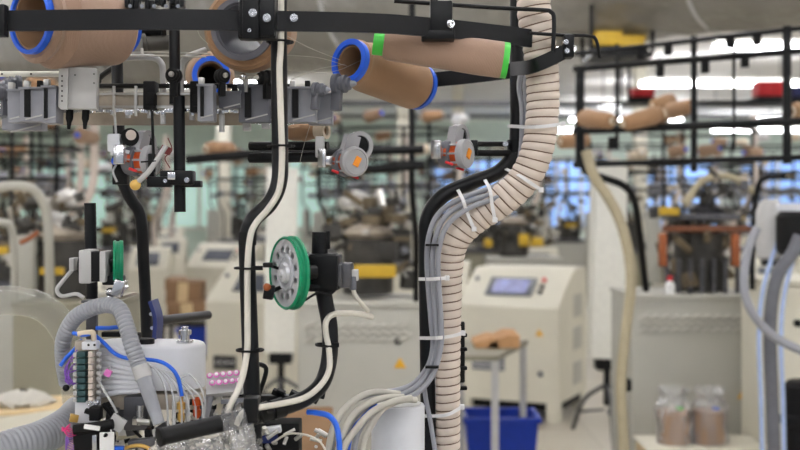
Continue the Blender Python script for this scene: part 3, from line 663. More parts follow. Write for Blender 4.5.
# white bundle of air tubes
o = thing('air_tube_bundle', 'fan of white air tubes running from the valve manifold to the head cover', 'tubes', P(110,390,1.72))
for k in range(9):
    MB().tube(PP([(99,346+k*6.2,1.735),(108,346+k*6,1.72),(120,352+k*5,1.712),(133,357+k*4.3,1.712),(146,362+k*3.4,1.715)]), .0040, 10).build('air_tube', 'white', o)
# clear tubes to the fittings
o = thing('clear_tube_bundle', 'thin clear tubes curving down in front of the white head cover', 'tubes', P(175,420,1.68))
for k in range(6):
    MB().tube(PP([(140+k*3,363+k,1.70),(154+k*4,368+k*1.5,1.69),(163+k*6,382+k*1.5,1.685),(167+k*7,402,1.68),(168+k*7,428,1.68)]), .0017, 8).build('air_tube', 'clear', o)
MB().tube(PP([(180,378,1.70),(190,375,1.69),(200,386,1.685),(205,402,1.685),(204,420,1.68)]), .0017, 8).build('air_tube', 'clear', o)
# blue tubes
o = thing('blue_air_tube', 'long blue air tube draped over the front of the white head cover', 'tube', P(130,370,1.69))
MB().tube(PP([(96,336,1.72),(104,343,1.71),(114,353,1.70),(126,358,1.695),(140,359,1.69),(158,361,1.685),(170,367,1.68),(178,378,1.68),(182,396,1.68)]), .0029, 10).build('tube', 'bluetube', o)
o = thing('blue_air_tube', 'short blue air tube looping left of the valve manifold', 'tube', P(70,360,1.7))
MB().tube(PP([(73,333,1.70),(82,335,1.695),(90,334,1.695)]), .0030, 8).tube(PP([(82,340,1.72),(74,350,1.71),(66,358,1.705),(60,366,1.70)]), .0030, 8).tube(PP([(96,328,1.74),(108,328,1.74),(118,327,1.75)]), .0032, 8).build('tube', 'bluetube', o)
# valve manifold
o = thing('valve_manifold', 'upright manifold with eight dark green solenoid valves and white terminals', 'valve manifold', P(88,405,1.70))
MB().box(P(87,371,1.715), (.030,.026,.092), bevel=.002).build('body', 'aluwarm', o)
MB().box(P(91,345,1.70), (.022,.022,.012), bevel=.002).build('head_block', 'white', o)
for x in (88.5,94.5): MB().cyl(P(x,345,1.689), P(x,345,1.686), .0018, seg=10).build('head_hole', 'rubber', o)
for k in range(8):
    y = 354+k*6.4
    v = MB().box(P(82.5,y,1.695), (.013,.02,.0078), bevel=.001).build('solenoid_valve', 'valve', o)
    MB().box(P(76.5,y,1.692), (.005,.02,.0060), bevel=.001).build('valve_plug', 'lgrey', v)
    MB().box(P(91.5,y,1.693), (.0065,.014,.0082), bevel=.001).cyl(P(91.5,y,1.687), P(91.5,y,1.683), .0016, seg=8).build('terminal', 'hose', v)
    MB().cyl(P(97,y,1.70), P(101,y,1.70), .0034, seg=10).build('push_fitting', 'lgrey', v)
MB().tube(PP([(78,334,1.695),(88,332.5,1.695),(93,333,1.695),(94,340,1.698)]), .0040, 10).build('elbow_fitting', 'core', o)
mb = MB()
for k in range(6): mb.tube(PP([(77,350+k*4,1.70),(70-k%3*2,360+k*3,1.69),(66+k%2*3,374+k*2,1.69),(76,388-k*2,1.695)]), .0011, 6)
mb.build('purple_wire', 'purple', o)
MB().sph(P(66,388,1.69), .005).build('wire_cap', 'rubber', o)
MB().box(P(88,411,1.70), (.034,.02,.032), bevel=.002).build('foot_bracket', 'white', o)
for (x,y) in ((90,403),(97,403)): bolt(x,y,1.685,.0028,o)
o = thing('mast_bracket', 'flat steel bracket holding the corrugated hose above the manifold', 'bracket', P(92,345,1.78))
MB().box(P(92,320,1.785), (.016,.008,.058), bevel=.001).box(P(100,301,1.785), (.05,.03,.004)).build('plate', 'dsteel', o)
MB().box(P(135,336,1.80), (.016,.02,.01), bevel=.002).box(P(112,334,1.80), (.03,.016,.008), bevel=.002).build('block', 'rubber', o)
# corrugated grey hose
o = thing('corrugated_hose', 'grey corrugated hose arching over the valve manifold into a smooth cuff', 'hose', P(150,425,1.66))
CH = PP([(67,384,1.78),(63,360,1.76),(64,338,1.74),(74,319,1.73),(90,309,1.72),(108,305,1.71),(120,310,1.695),(127,328,1.68),(132,345,1.67),(138,362,1.665),(141,370,1.66)])
MB().ribbed(CH, .0108, .0062, .13, 24, 6).build('corrugation', 'greyhose', o, 60)
MB().cyl(P(140,366,1.662), P(144,378,1.658), .0128).build('cuff_collar', 'lgrey', o)
MB().cyl(P(143,376,1.658), P(159,424,1.645), .0112, .0085).build('cuff', 'greyhose', o)
# lower-left big corrugated hose
o = thing('corrugated_hose', 'wide grey corrugated hose entering at the bottom left corner', 'hose', P(20,450,1.7))
MB().ribbed(PP([(-30,462,1.62),(10,447,1.66),(40,438,1.70),(66,424,1.76),(78,412,1.82)]), .024, .0075, .06, 26, 5).build('corrugation', 'greyhose', o, 60)
# milky clear hose arcs
o = thing('clear_hose', 'thick milky clear hose arching across the left edge', 'hose', P(40,330,2.1))
CP = PP([(-50,312,2.0),(-15,302,2.03),(18,301,2.06),(44,308,2.09),(62,326,2.12),(72,352,2.16),(76,400,2.2)])
MB().tube(CP, .026, 24, 10).build('hose_wall', 'clearhose', o, 60)
# steel plates & clutter under the cover
o = thing('head_plate', 'wide grey steel plate below the white head cover', 'plate', P(150,410,1.78))
MB().box(P(150,397,1.79), (.17,.10,.022), bevel=.002).box(P(120,402,1.74), (.05,.02,.02), bevel=.002).build('plate', 'aluwarm', o)
MB().tube(PP([(97,378,1.70),(105,392,1.69),(113,405,1.68),(117,413,1.68)]), .0020, 8).tube(PP([(97,379,1.70),(104,372,1.70),(111,367,1.69)]), .0022, 8).build('linkage', 'lgrey', o)
MB().box(P(108,373,1.69), (.010,.006,.010), (0,.5,0), bevel=.001).build('pink_clip', 'pink', o)
o = thing('control_block', 'black block with white label strip and purple wires at lower left', 'control block', P(90,460,1.65))
MB().box(P(92,438,1.66), (.044,.04,.030), (0,-.05,0), bevel=.002).build('body', 'rubber', o)
MB().cyl(P(74,430,1.64), P(113,424,1.64), .0072, seg=16).build('cylinder', 'rubber', o)
MB().box(P(92,427.5,1.629), (.022,.003,.006), (0,.15,0)).build('white_strip', 'paper', o)
MB().box(P(107,443,1.63), (.020,.006,.030), bevel=.001).build('white_plate', 'paper', o); bolt(106,435,1.626,.002,o,m='rubber')
MB().box(P(96,443,1.635), (.006,.02,.026), bevel=.001).build('steel_edge', 'steel', o)
mb = MB()
for k in range(5): mb.tube(PP([(76,431+k,1.64),(68,428+k*2,1.63),(62,431-k,1.63),(70,424+k*2,1.64)]), .0007, 6)
mb.build('wire', 'magenta', o)
mb = MB()
for k in range(5): mb.tube(PP([(76,436+k*2,1.65),(69,434+k*2,1.64),(66,440+k*3,1.64),(74,446+k*2,1.64)]), .0008, 6)
mb.build('purple_wire', 'purple', o)
o = thing('gilt_stud', 'small gilt square cap at the foot of the manifold', 'cap', P(74,422,1.69))
MB().box(P(74,418,1.69), (.012,.012,.011), (0,.2,.3), bevel=.001).build('cap', 'brass', o)
# mechanism parts under the head
random.seed(11)
o = thing('needle_mechanism', 'dense steel and black mechanism under the white head cover', 'mechanism', P(140,455,1.72))
mb = MB(); mk = MB(); mg = MB()
for i in range(90):
    x, y = random.uniform(98,250), random.uniform(398,455); Y = random.uniform(1.70,1.86)
    k = random.random(); s = random.uniform(.006,.022)
    MB().box(P(x,y,Y), (s,random.uniform(.01,.02),random.uniform(.005,.024)), (random.uniform(-.2,.2),random.uniform(-.6,.6),random.uniform(-.3,.3)), bevel=.001).build('cam_block', 'alu' if k < .4 else 'rubber' if k < .7 else 'dsteel', o)
    if i % 2: MB().cyl(P(x,y,Y-.02), P(x+random.uniform(-14,14),y+random.uniform(-12,12),Y-.02), random.uniform(.0018,.0045), seg=10).build('lever_pin', 'alu' if k < .6 else 'rubber', o)
MB().box(P(138,412,1.73), (.036,.03,.050), bevel=.002).build('dark_housing', 'dsteel', o)
MB().cyl(P(140,405,1.70), P(140,424,1.70), .006).cyl(P(155,404,1.70), P(156,425,1.70), .005).build('piston', 'steel', o)
MB().box(P(117,423,1.65), (.022,.006,.020), (0,.55,0), bevel=.001).build('tilted_plate', 'lgrey', o)
MB().box(P(96,413,1.67), (.016,.02,.020), bevel=.002).box(P(90,412,1.67), (.014,.01,.006), (0,.3,0)).build('black_latch', 'rubber', o)
MB().tube(PP([(120,450,1.66),(132,446,1.65),(143,446,1.65),(152,450,1.65)]), .0028, 8).build('brass_wire', 'brass', o)
MB().box(P(150,442,1.66), (.06,.02,.012), (0,-.1,0), bevel=.002).build('arm_bar', 'dsteel', o)
MB().box(P(119,449,1.64), (.014,.01,.008), bevel=.001).build('blue_key', 'bluetube', o)
for (x, y0, y1, r, m, nm, lab) in ((181,396,422,.0055,'brass','brass_fitting','brass air fitting below the blue tube'), (197,400,418,.0060,'copper','brass_fitting','coppery air fitting right of the brass one')):
    o = thing(nm, lab, 'fitting', P(x,y1,1.685))
    MB().lathe([(r*.5,0),(r,.004),(r,.012),(r*.7,.013),(r*.7,.018),(r*1.15,.019),(r*1.15,.028),(r*.6,.030),(r*.5,(y1-y0)/F*1.685)], P(x,y1,1.685), (0,0,1), 16).build('body', m, o)
o = thing('rail_strut', 'grey ladder of upright tubes between the fittings below the head cover', 'strut', P(187,428,1.70))
MB().cyl(P(187,392,1.70), P(188,428,1.70), .0035, seg=10).cyl(P(174,395,1.70), P(200,393,1.70), .002, seg=8).cyl(P(174,397,1.70), P(174,428,1.70), .003, seg=8).build('tubes', 'lgrey', o)
# pink studded panel
o = thing('stud_panel', 'grey angled panel with ten pink ringed white studs', 'panel', P(215,420,1.70))
pr = (.85,-.10,0)
MB().box(P(224,384,1.70), (.052,.034,.006), pr, bevel=.001).box(P(226,391,1.71), (.050,.010,.014), (0,-.1,0), bevel=.001).build('plate', 'lgrey', o)
MB().cyl(P(211,392,1.70), P(203,425,1.71), .006, .006, 10).cyl(P(221,402,1.715), P(246,400,1.72), .0035, seg=10).build('strut', 'grey', o)
Rm = Euler(pr).to_matrix(); cpn = P(223.5,379.5,1.69)
for k in range(10):
    q = cpn+Rm@Vector((-.0195+.0098*(k % 5)+(.004 if k >= 5 else 0), -.0065 if k >= 5 else .0065, .003)); ax = Rm@Vector((0,0,1))
    s_ = MB().lathe([(.0022,0),(.0046,.0005),(.0046,.002),(.0022,.002)], q, ax, 18, closed=True).build('pink_ring', 'pink', o)
    MB().lathe([(.0030,.0005),(.0026,.004),(.001,.0045)], q, ax, 14).build('stud', 'paper', s_)
o = thing('kraft_guide', 'small folded tan paper guide behind the white head cover', 'guide', P(212,372,1.82))
MB().prism([(-.012,.012),(.008,.014),(.012,-.002),(.004,-.022),(-.004,-.018),(.002,.0)], -.008,.008).build('fold', 'wood', o)
# plastic bag round the black tube
def crumple(rings_spec, name, label, m, seed, cat='plastic bag', seg=30, amp=.18):
    random.seed(seed); rings = []
    ph = [random.uniform(0,6.28) for _ in range(8)]
    for i, (c0, rx, ry_, rz) in enumerate(rings_spec):
        ring = []
        for k in range(seg):
            a = 2*PI*k/seg
            f = 1+amp*(.5*math.sin(5*a+ph[i % 8])+.35*math.sin(9*a+ph[(i+3) % 8]*2)+random.uniform(-.35,.35))
            ring.append(Vector(c0)+Vector((math.cos(a)*rx*f, math.sin(a)*ry_*f, random.uniform(-rz,rz))))
        rings.append(ring)
    mb = MB(); mb.ring_loft(rings, False); return mb
spec = []
for i in range(9):
    q = i/8; spec.append((P(203+6*q, 428+32*q, 1.60), .050+.022*math.sin(q*2.4), .030+.012*q, .003))
b_ = crumple(spec, '', '', 'bag', 4, seg=40).build('plastic_bag', 'bag', None, 20)
tag(b_, 'crumpled clear plastic bag wrapped around the thick black tube', 'plastic bag')
spec = [(P(234+i*1.3, 406+i*8, 1.55), .014+.0030*i-.0003*i*i, .022, .003) for i in range(9)]
MB_ = crumple(spec, '', '', 'bag', 9, seg=26, amp=.22).build('bag_twist', 'bag', b_, 20)
# white canister, looped pale cables, blue cable, loose lead
o = thing('canister', 'plain white cylinder canister at the bottom centre under looped cables', 'canister', P(398,500,1.82))
cc = P(398,404,1.84); MB().lathe([(.0425,-.132),(.0425,-.003),(.041,0),(.036,.001)], cc, (0,0,1), 48).build('shell', 'white', o)
MB().cyl(cc+Vector((0,0,-.002)), cc+Vector((0,0,.0015)), .037, seg=40).build('lid', 'lgrey', o)
o = thing('cable_loop', 'four thick pale grey cables looping down left of the white canister', 'cable', P(350,450,1.72))
for k, pts in enumerate(([(400,394,1.78),(376,392,1.77),(358,398,1.75),(342,412,1.73),(332,432,1.71),(326,465,1.70)], [(404,397,1.77),(384,398,1.76),(364,406,1.74),(350,420,1.72),(341,440,1.70),(334,470,1.69)],
    [(412,398,1.75),(392,402,1.74),(372,412,1.72),(357,428,1.70),(345,446,1.69),(338,475,1.68)], [(416,400,1.78),(402,400,1.765),(384,408,1.745),(372,424,1.73),(364,440,1.72),(360,470,1.71)])):
    MB().tube(PP(pts), .0050, 12).build('sheath', 'beigecable', o)
o = thing('blue_cable', 'bright blue cable curving down from the thick black tube', 'cable', P(338,460,1.58))
MB().tube(PP([(308,412,1.62),(318,413,1.61),(329,416,1.60),(336,425,1.59),(339,440,1.58),(340,465,1.58)]), .0040, 12).build('sheath', 'bluetube', o)
o = thing('blue_cable', 'thin dark blue cable among the looped pale grey cables', 'cable', P(352,440,1.74))
MB().tube(PP([(376,404,1.77),(362,418,1.75),(352,432,1.74),(346,465,1.74)]), .0030, 10).build('sheath', 'blue', o)
o = thing('yarn_lead', 'thin white lead sagging across the bottom centre', 'cable', P(300,440,1.65))
MB().tube(PP([(272,443,1.66),(288,434,1.65),(306,435,1.64),(320,442,1.64),(328,455,1.64)]), .0016, 8).build('lead', 'creamcable', o)
random.seed(21)
o = thing('drive_unit', 'navy and black drive unit below the thick black tube', 'drive unit', P(290,470,1.75))
MB().box(P(281,440,1.76), (.060,.05,.06), bevel=.003).build('body', 'rubber', o)
MB().box(P(270,430,1.73), (.034,.02,.010), (0,-.15,0), bevel=.001).build('white_cap', 'white', o)
MB().box(P(268,438,1.735), (.030,.02,.012), bevel=.001).build('navy_band', 'navy', o)
for i in range(14): x, y = random.uniform(262,330), random.uniform(424,452); MB().cyl(P(x,y,1.72), P(x+random.uniform(-12,12),y+random.uniform(-8,8),1.715), random.uniform(.002,.004), seg=8).build('lever_pin', 'alu', o)
for i in range(10): x, y = random.uniform(270,335), random.uniform(392,400); MB().box(P(x,y,1.80), (.014,.02,.008), (0,random.uniform(-.6,.6),0), bevel=.001).build('black_clip', 'rubber', o)
MB().box(P(285,398,1.80), (.09,.02,.010), bevel=.002).build('cross_bar', 'blacksteel', o)
MB().sph(P(301,397,1.78), .010, (1.4,1,.8)).build('black_knob', 'rubber', o)
MB().tube(PP([(250,364,1.68),(262,365,1.70),(266,372,1.71),(258,398,1.72)]), .0035, 8).build('wire_guide', 'blacksteel', o)

# ================================================================== BACKGROUND
def cabinet(name, label, x0, x1, Y, top, m='cabgrey', depth=.55, vent=True, lock=None, warn=None, cat='knitting machine', rot=0):
    root = o = thing(name, label, cat, ((x0+x1)/2, Y+depth/2, 0))
    w = x1-x0; cx = (x0+x1)/2
    MB().box((cx, Y+depth/2, (top+.08)/2), (w, depth, top-.08), bevel=.012).build('cabinet', m, o)
    o = root.children[0] if root.children else [c for c in bpy.data.objects if c.parent == root][0]
    MB().box((cx, Y+depth/2, top+.012), (w*1.02, depth*1.03, .024), bevel=.006).build('top_plate', m, o)
    for sx in (-1,1):
        for sy in (0,1): MB().cyl((cx+sx*(w/2-.05), Y+.06+sy*(depth-.12), 0), (cx+sx*(w/2-.05), Y+.06+sy*(depth-.12), .09), .025, seg=12).build('foot', 'rubber', o)
    if vent:
        nx = int(w/.055)
        for r in range(3):
            for k in range(nx):
                x = cx-w/2+.05+(k+.5*(r % 2))*(w-.1)/nx
                MB().box((x, Y-.004, top-.08-r*.030), (.046,.022,.010), (0,.42 if r % 2 else -.42,0), bevel=.002).build('vent_louvre', 'litlouvre', o)
    if lock: MB().cyl((lock[0], Y, lock[1]), (lock[0], Y-.012, lock[1]), .016, seg=16).build('lock', 'rubber', o)
    if warn:
        x, z = warn; MB().prism([(x-.028,z-.022),(x+.028,z-.022),(x,z+.026)], Y-.004, Y+.002).build('warning_sign', 'warn', o)
    return root
W5 = lambda px, Y: (px-400)/F*Y
Z5 = lambda py, Y: EYE-(py-205)/F*Y

def pieces(seed, cx, cy, z0, z1, rx, ry_, n, par, ms=('dark','brown','alu'), smin=.02, smax=.09):
    random.seed(seed)
    for i in range(n):
        p = Vector((cx+random.gauss(0,.45)*rx, cy+random.gauss(0,.45)*ry_, random.uniform(z0,z1))); k = random.random()
        m_ = ms[0] if k < .5 else ms[1] if k < .8 else ms[2]
        if random.random() < .6: MB().box(p, (random.uniform(smin,smax), random.uniform(smin,smax), random.uniform(smin,smax)), (0,random.uniform(-.5,.5),random.uniform(0,3)), bevel=.003).build('cam_block', m_, par)
        else: MB().cyl(p, p+Vector((random.uniform(-1,1)*smax,random.uniform(-1,1)*smax,random.uniform(-.3,1.2)*smax)), random.uniform(.006,.02), seg=10).build('lever_pin', m_, par)
def clutter(seed, cx, cy, z0, z1, rx, ry_, n, smin=.02, smax=.09):
    """two meshes' worth of machine pieces"""
    random.seed(seed); a, b, c = MB(), MB(), MB()
    for i in range(n):
        p = Vector((cx+random.gauss(0,.45)*rx, cy+random.gauss(0,.45)*ry_, random.uniform(z0,z1))); k = random.random()
        t_ = a if k < .5 else b if k < .8 else c
        if random.random() < .6: t_.box(p, (random.uniform(smin,smax), random.uniform(smin,smax), random.uniform(smin,smax)), (0,random.uniform(-.5,.5),random.uniform(0,3)), bevel=.003)
        else: t_.cyl(p, p+Vector((random.uniform(-1,1)*smax,random.uniform(-1,1)*smax,random.uniform(-.3,1.2)*smax)), random.uniform(.006,.02), seg=10)
    return a, b, c

# --- right machine
RYY = 5.5
RM = cabinet('knitting_machine', 'right knitting machine with grey louvred cabinet, orange brackets and tall black creel frame', W5(632,RYY), W5(757,RYY), RYY, Z5(300,RYY), 'cabgrey', lock=(W5(747,RYY),Z5(338,RYY)), warn=(W5(743,RYY),Z5(394,RYY)))
hx, hy = W5(700,5.75), 5.75
o = MB().cyl((hx,hy,1.08), (hx,hy,1.36), .13, seg=32).build('knitting_head', 'dark', RM)
pieces(31, hx, hy, 1.12, 1.46, .24, .16, 80, o)
MB().box((hx,hy-.16,1.385), (.44,.05,.03), bevel=.004).build('cross_bar', 'rustbrown', o)
for x in (664,737): MB().box((W5(x,5.55), 5.58, Z5(250,5.55)), (.035,.04,.16), bevel=.004).build('orange_bracket', 'rust', o)
for k in range(8): MB().cyl((hx-.2+.057*k, 5.6, 1.06), (hx-.2+.057*k, 5.6, 1.24), .011, seg=10).build('tappet', 'dsteel', o)
MB().box((hx,hy,1.44), (.34,.26,.03), bevel=.004).lathe([(.08,0),(.09,.03),(.06,.05),(.02,.06)], (hx+.03,hy,1.455), (0,0,1), 28).build('dial', 'dsteel', o)
pieces(77, hx, hy, 1.46, 1.64, .26, .16, 30, o, ('dark','aluwarm','dsteel'), .015, .06)
MB().tube([(hx-.1,hy-.1,1.5),(hx,hy-.05,1.62),(hx+.15,hy,1.64),(hx+.28,hy,1.56)], .018, 12).build('air_pipe', 'beigehose', o)
MB().box((hx-.19,5.6,1.47), (.09,.06,.04), bevel=.004).build('yellow_tag', 'yellow', o)
o = thing('oil_bottle', 'small white and red bottle on the right grey cabinet top', 'bottle', (W5(672,5.53),5.57,1.07))
bx = W5(672,5.53); MB().lathe([(.022,0),(.024,.004),(.024,.05),(.010,.062),(.010,.068)], (bx,5.57,1.07), (0,0,1), 16).build('body', 'paper', o)
MB().lathe([(.013,.066),(.013,.085),(.004,.09)], (bx,5.57,1.07), (0,0,1), 14).build('red_cap', 'red', o)
# creel cage of the right machine
def cage(root, xs, rails, Yl, Yr, xl, xr, depth, r=.012):
    Yat = lambda px: Yl+(Yr-Yl)*(px-xl)/(xr-xl)
    o = root
    for (x, y0, y1, rr) in xs: MB().cyl(P(x,y0,Yat(x)), P(x,y1,Yat(x)), rr, seg=14).build('creel_post', 'blacksteel', o)
    for (y0, y1, rr) in rails: MB().cyl(P(xl,y0,Yl), P(xr,y1,Yr), rr, seg=12).build('creel_rail', 'blacksteel', o)
    return o
cg = cage(RM, [(580,66,168,.020),(617,44,150,.008),(694,36,172,.013),(734,40,150,.006),(787,26,164,.017)],
     [(54,27,.010),(69,50,.014),(131,121,.016),(165,157,.012)], 4.95, 4.35, 574, 812, .9)
MB().tube(PP([(582,160,4.93),(587,172,4.93),(604,178,4.94),(624,186,4.96),(634,200,5.0),(639,230,5.1),(646,290,5.3)]), .016, 14).build('bent_leg', 'blacksteel', cg)
MB().tube(PP([(752,290,5.1),(753,240,5.1),(757,190,5.05),(766,178,5.0),(784,176,4.9)]), .012, 12).build('bent_leg', 'blacksteel', cg)
for (x, y) in ((640,48),(668,44),(730,37),(757,34),(612,138),(660,66),(705,62),(745,56)):
    MB().box(P(x,y+5,4.95+(4.35-4.95)*(x-574)/238), (.03,.03,.05), bevel=.004).build('cone_clip', 'rubber', cg)
pc = make_cone(.17, .04, .032, 'yarn3', 'core', 'x', hole=.016)
place_cone(pc, P(582,118,4.75), P(610,121,4.62)); pc['label'] = 'blurred ginger yarn cone at left on the right creel frame'
def putcone(a, b, label, group=None, s=1):
    a, b = Vector(a), Vector(b); return dup(pc, a, aim(b-a), label, group, s)
putcone(P(662,114,4.72), P(634,121,4.7), 'blurred ginger yarn cone second from left on the right creel frame')
putcone(P(672,100,5.6), P(650,106,5.5), 'farther brown yarn cone behind the right creel frame', s=.9)
putcone(P(668,112,5.2), P(684,108,5.1), 'pale yarn cone between the two ginger cones and creel post')
putcone(P(792,112,4.5), P(830,110,4.6), 'ginger yarn cone at the right edge of the creel frame')
putcone(P(586,140,5.4), P(560,142,5.3), 'brown yarn cone low beside the ribbed hose')
# upper yellow boxes, red boxes behind
for (x, y, Y, w, h, m, l) in ((606,41,6.5,26,13,'yellow','yellow box high behind the creel frame, left one'), (630,44,6.5,24,11,'yellow','yellow box high behind the creel frame, right one'),
      (762,90,9,14,14,'red','red box at upper right behind the creel frame, left one of a pair'), (776,90,9,14,14,'red','red box at upper right behind the creel frame, right one of a pair'),
      (641,94,9,22,7,'red','thin red box at left of the far rack'), (796,93,9,14,10,'navy','navy blue box at the right edge among the far creels')):
    o = thing('carton', l, 'box', P(x,y+h/2,Y)); c0 = P(x,y,Y)
    MB().box(c0, (w/F*Y, .18, h/F*Y), bevel=.008).build('body', m, o)
    MB().box(c0+Vector((0,0,h/F*Y/2)), (w/F*Y*1.03,.19,.012)).build('lid', m, o)
    MB().box(c0+Vector((0,.05,-h/F*Y/2-.015)), (w/F*Y*1.2,.3,.02)).build('tray', 'blacksteel', o)
# dust sheets / shades in the right rear seen as pale masses: hanging lamp reflectors come from lamps above
for (Y, x0, x1, y, l) in ((6.5,588,648,49.5,'thin hanging black rack holding the two yellow boxes behind the creel frame'), (9,626,812,98,'hanging black rack with red boxes far behind the creel frame')):
    z = Z5(y,Y)-.03; o = thing('storage_rack', l, 'rack', (W5((x0+x1)/2,Y),Y,0))
    for xx in (x0, x1):
        for dy in (-.12,.2): MB().cyl((W5(xx,Y),Y+dy,z), (W5(xx,Y),Y+dy,CEIL), .012, seg=8).build('hanger_rod', 'blacksteel', o)
    MB().box((W5((x0+x1)/2,Y),Y+.04,z-.012), (W5(x1,Y)-W5(x0,Y),.36,.024)).build('shelf', 'blacksteel', o)
# white column on tripod x2
def column(label, px, Y, rx=0):
    X = W5(px,Y)
    o = thing('air_column', label, 'column stand', (X,Y,0), group='white columns on tripods')
    MB().box((X,Y,1.13), (.21,.16,1.24), (0,.02,.1), bevel=.01).build('column', 'whitepaint', o)
    MB().box((X,Y,.47), (.15,.14,.07), bevel=.01).build('base_block', 'rubber', o)
    MB().cyl((X,Y,.20), (X,Y,.44), .022, seg=14).build('stem', 'blacksteel', o)
    for k in range(3):
        a = .5+2*PI*k/3; MB().tube([(X,Y,.34),(X+.16*math.cos(a),Y+.16*math.sin(a),.22),(X+.24*math.cos(a),Y+.24*math.sin(a),.02)], .013, 10).build('leg', 'dsteel', o)
        MB().cyl((X+.02*math.cos(a),Y+.02*math.sin(a),.17), (X+.2*math.cos(a),Y+.2*math.sin(a),.14), .008, seg=8).build('brace', 'dsteel', o)
    return o
column('white rectangular column on a tripod between control cabinet and right machine', 607, 7.5)
column('white rectangular column on a tripod behind the green rimmed wheel', 281, 7.8)
o = thing('suction_hose', 'blurred beige hose arching down left of the right grey cabinet', 'hose', P(625,450,5))
MB().ribbed(PP([(586,150,4.75),(594,176,4.75),(606,194,4.75),(619,218,4.75),(628,250,4.75),(631,285,4.75),(626,330,4.75),(621,380,4.75),(623,430,4.75),(628,520,4.75)]), .022, .03, .03, 16, 4).build('hose_wall', 'beigehose', o)
MB().box(P(627,385,4.87), (.03,.06,.05), bevel=.006).build('clip', 'rubber', o)
# control cabinet (mid)
def control_cabinet(label, loc, rz, text=None, screenm='screen', cat='control cabinet'):
    o = thing('control_cabinet', label, cat, (0,0,0)); w, d = .74, .72
    MB().ring_loft([[Vector((x,y,z)) for y, z in ((-d/2,.14),(-d/2,.79),(-d/2+.03,.82),(-.02,1.02),(.04,1.045),(d/2,1.045),(d/2,.14))] for x in (-w/2,w/2)]).build('body', 'cream', o)
    th_ = math.atan2(.20, .27)
    R = Euler((th_,0,0)).to_matrix(); c0 = Vector((-.03,-d/2+.165,.922))
    s_ = MB().box(c0, (.34,.19,.012), R, bevel=.004).build('screen_frame', 'screendark', o)
    MB().box(c0+R@Vector((0,0,.006)), (.25,.145,.006), R).build('screen', screenm, s_)
    for k, (x, y, m) in enumerate(((.23,.07,'red'),(.23,0,'rubber'),(.23,-.06,'rubber'),(-.27,.07,'dgrey'))):
        p = c0+R@Vector((x,y,.002)); MB().cyl(p, p+R@Vector((0,0,.016)), .015, seg=14).build('button', m, o)
    if not text:
        vg = MB().box((-.14,-d/2-.003,.40), (.24,.008,.11), bevel=.003).build('vent_grille', 'dgrey', o)
        for z in (.37,.40,.43): MB().box((-.14,-d/2-.008,z), (.22,.006,.012)).build('vent_slat', 'lgrey', vg)
    for z in (.30,.55,.78): MB().box((w/2+.003,.10,z), (.008,.22,.16), bevel=.003).build('side_vent', 'cabgrey', o)
    MB().prism([(.20,.60),(.26,.60),(.23,.65)], -d/2-.004, -d/2+.002).build('warning_sign', 'warn', o)
    MB().cyl((.24,-d/2,.34), (.24,-d/2-.012,.34), .018, seg=12).build('lock', 'dgrey', o)
    MB().box((0,.02,.11), (w*.94,d*.9,.07)).build('plinth', 'rubber', o)
    for sx in (-1,1):
        for sy in (-1,1): MB().box((sx*(w/2-.05),sy*(d/2-.05),.07), (.09,.09,.14), bevel=.01).build('foot', 'cream', o)
    if text:
        pl = MB().box((-.215,-d/2-.004,.345), (.18,.008,.10), bevel=.002).build('name_plate', 'label', o)
        cu = bpy.data.curves.new('name_text', 'FONT'); cu.body = text; cu.size = .056; cu.extrude = .001; cu.align_x = 'CENTER'; cu.align_y = 'CENTER'
        t0_ = bpy.data.objects.new('tmp_text', cu); COL.objects.link(t0_); bpy.context.view_layer.update(); tm = bpy.data.meshes.new_from_object(t0_); bpy.data.objects.remove(t0_)
        tm.materials.clear(); tm.materials.append(M['paper']); tx = bpy.data.objects.new('name_text', tm); COL.objects.link(tx); tx.parent = pl
        tx.location = (-.215,-d/2-.010,.345); tx.rotation_euler = (PI/2,0,0)
    o.location = loc; o.rotation_euler = (0,0,rz); return o
BY = 8.25
control_cabinet('cream control cabinet with blue lit screen right of the ribbed hose', (W5(525,BY), BY+.1, 0), -.42)
control_cabinet('cream control cabinet with black name plate behind the left S-bent post', (W5(271,8.7), 8.75, 0), -.30, 'CC4 II', 'screendark')
control_cabinet('distant cream control cabinet far behind the left bent tube', (W5(228,13.5), 13.5, 0), -.3, None, 'screendark')
# middle grey cabinet, left olive cabinet
MM = cabinet('knitting_machine', 'middle knitting machine with grey louvred cabinet behind the looped cables', W5(298,5.2), W5(423,5.2), 5.2, Z5(308,5.2), 'cabgrey', lock=(W5(398,5.2),Z5(341,5.2)), warn=(W5(400,5.2),Z5(363,5.2)))
LM = cabinet('knitting_machine', 'left knitting machine on olive grey cabinet behind the clear hose', W5(12,4.9), W5(112,4.9), 4.9, Z5(308,4.9), 'olive', vent=False)
def head(root, px, Y, z, seed, yellow=None, m=('dark','brown','alu'), n=70, spread=.26, zh=.46):
    X = W5(px,Y)
    o = MB().cyl((X,Y,z), (X,Y,z+.26), .12, seg=28).build('knitting_head', m[0], root)
    pieces(seed, X, Y, z+.05, z+zh, spread, .16, n, o, m)
    MB().lathe([(.10,0),(.13,.03),(.09,.06),(.03,.08)], (X,Y,z+.26), (0,0,1), 24).build('dial', 'aluwarm', o)
    for (x, y, w, h) in yellow or (): MB().box(P(x,y,Y-.25), (w/F*Y,.04,h/F*Y), bevel=.005).build('yellow_guard', 'yellow', o)
head(MM, 368, 5.5, 1.08, 41, [(375,271,40,12)])
head(LM, 62, 5.2, 1.08, 45, [(52,271,22,7)])
BM_ = cabinet('knitting_machine', 'knitting machine with dark head and yellow guard behind the cream screen cabinet', W5(490,9.5), W5(490,9.5)+.6, 9.5, 1.04, 'cabgrey', vent=False)
head(BM_, 514, 9.75, 1.07, 43, [(524,240,10,12),(537,242,12,9),(488,243,8,8)], spread=.40, n=90)
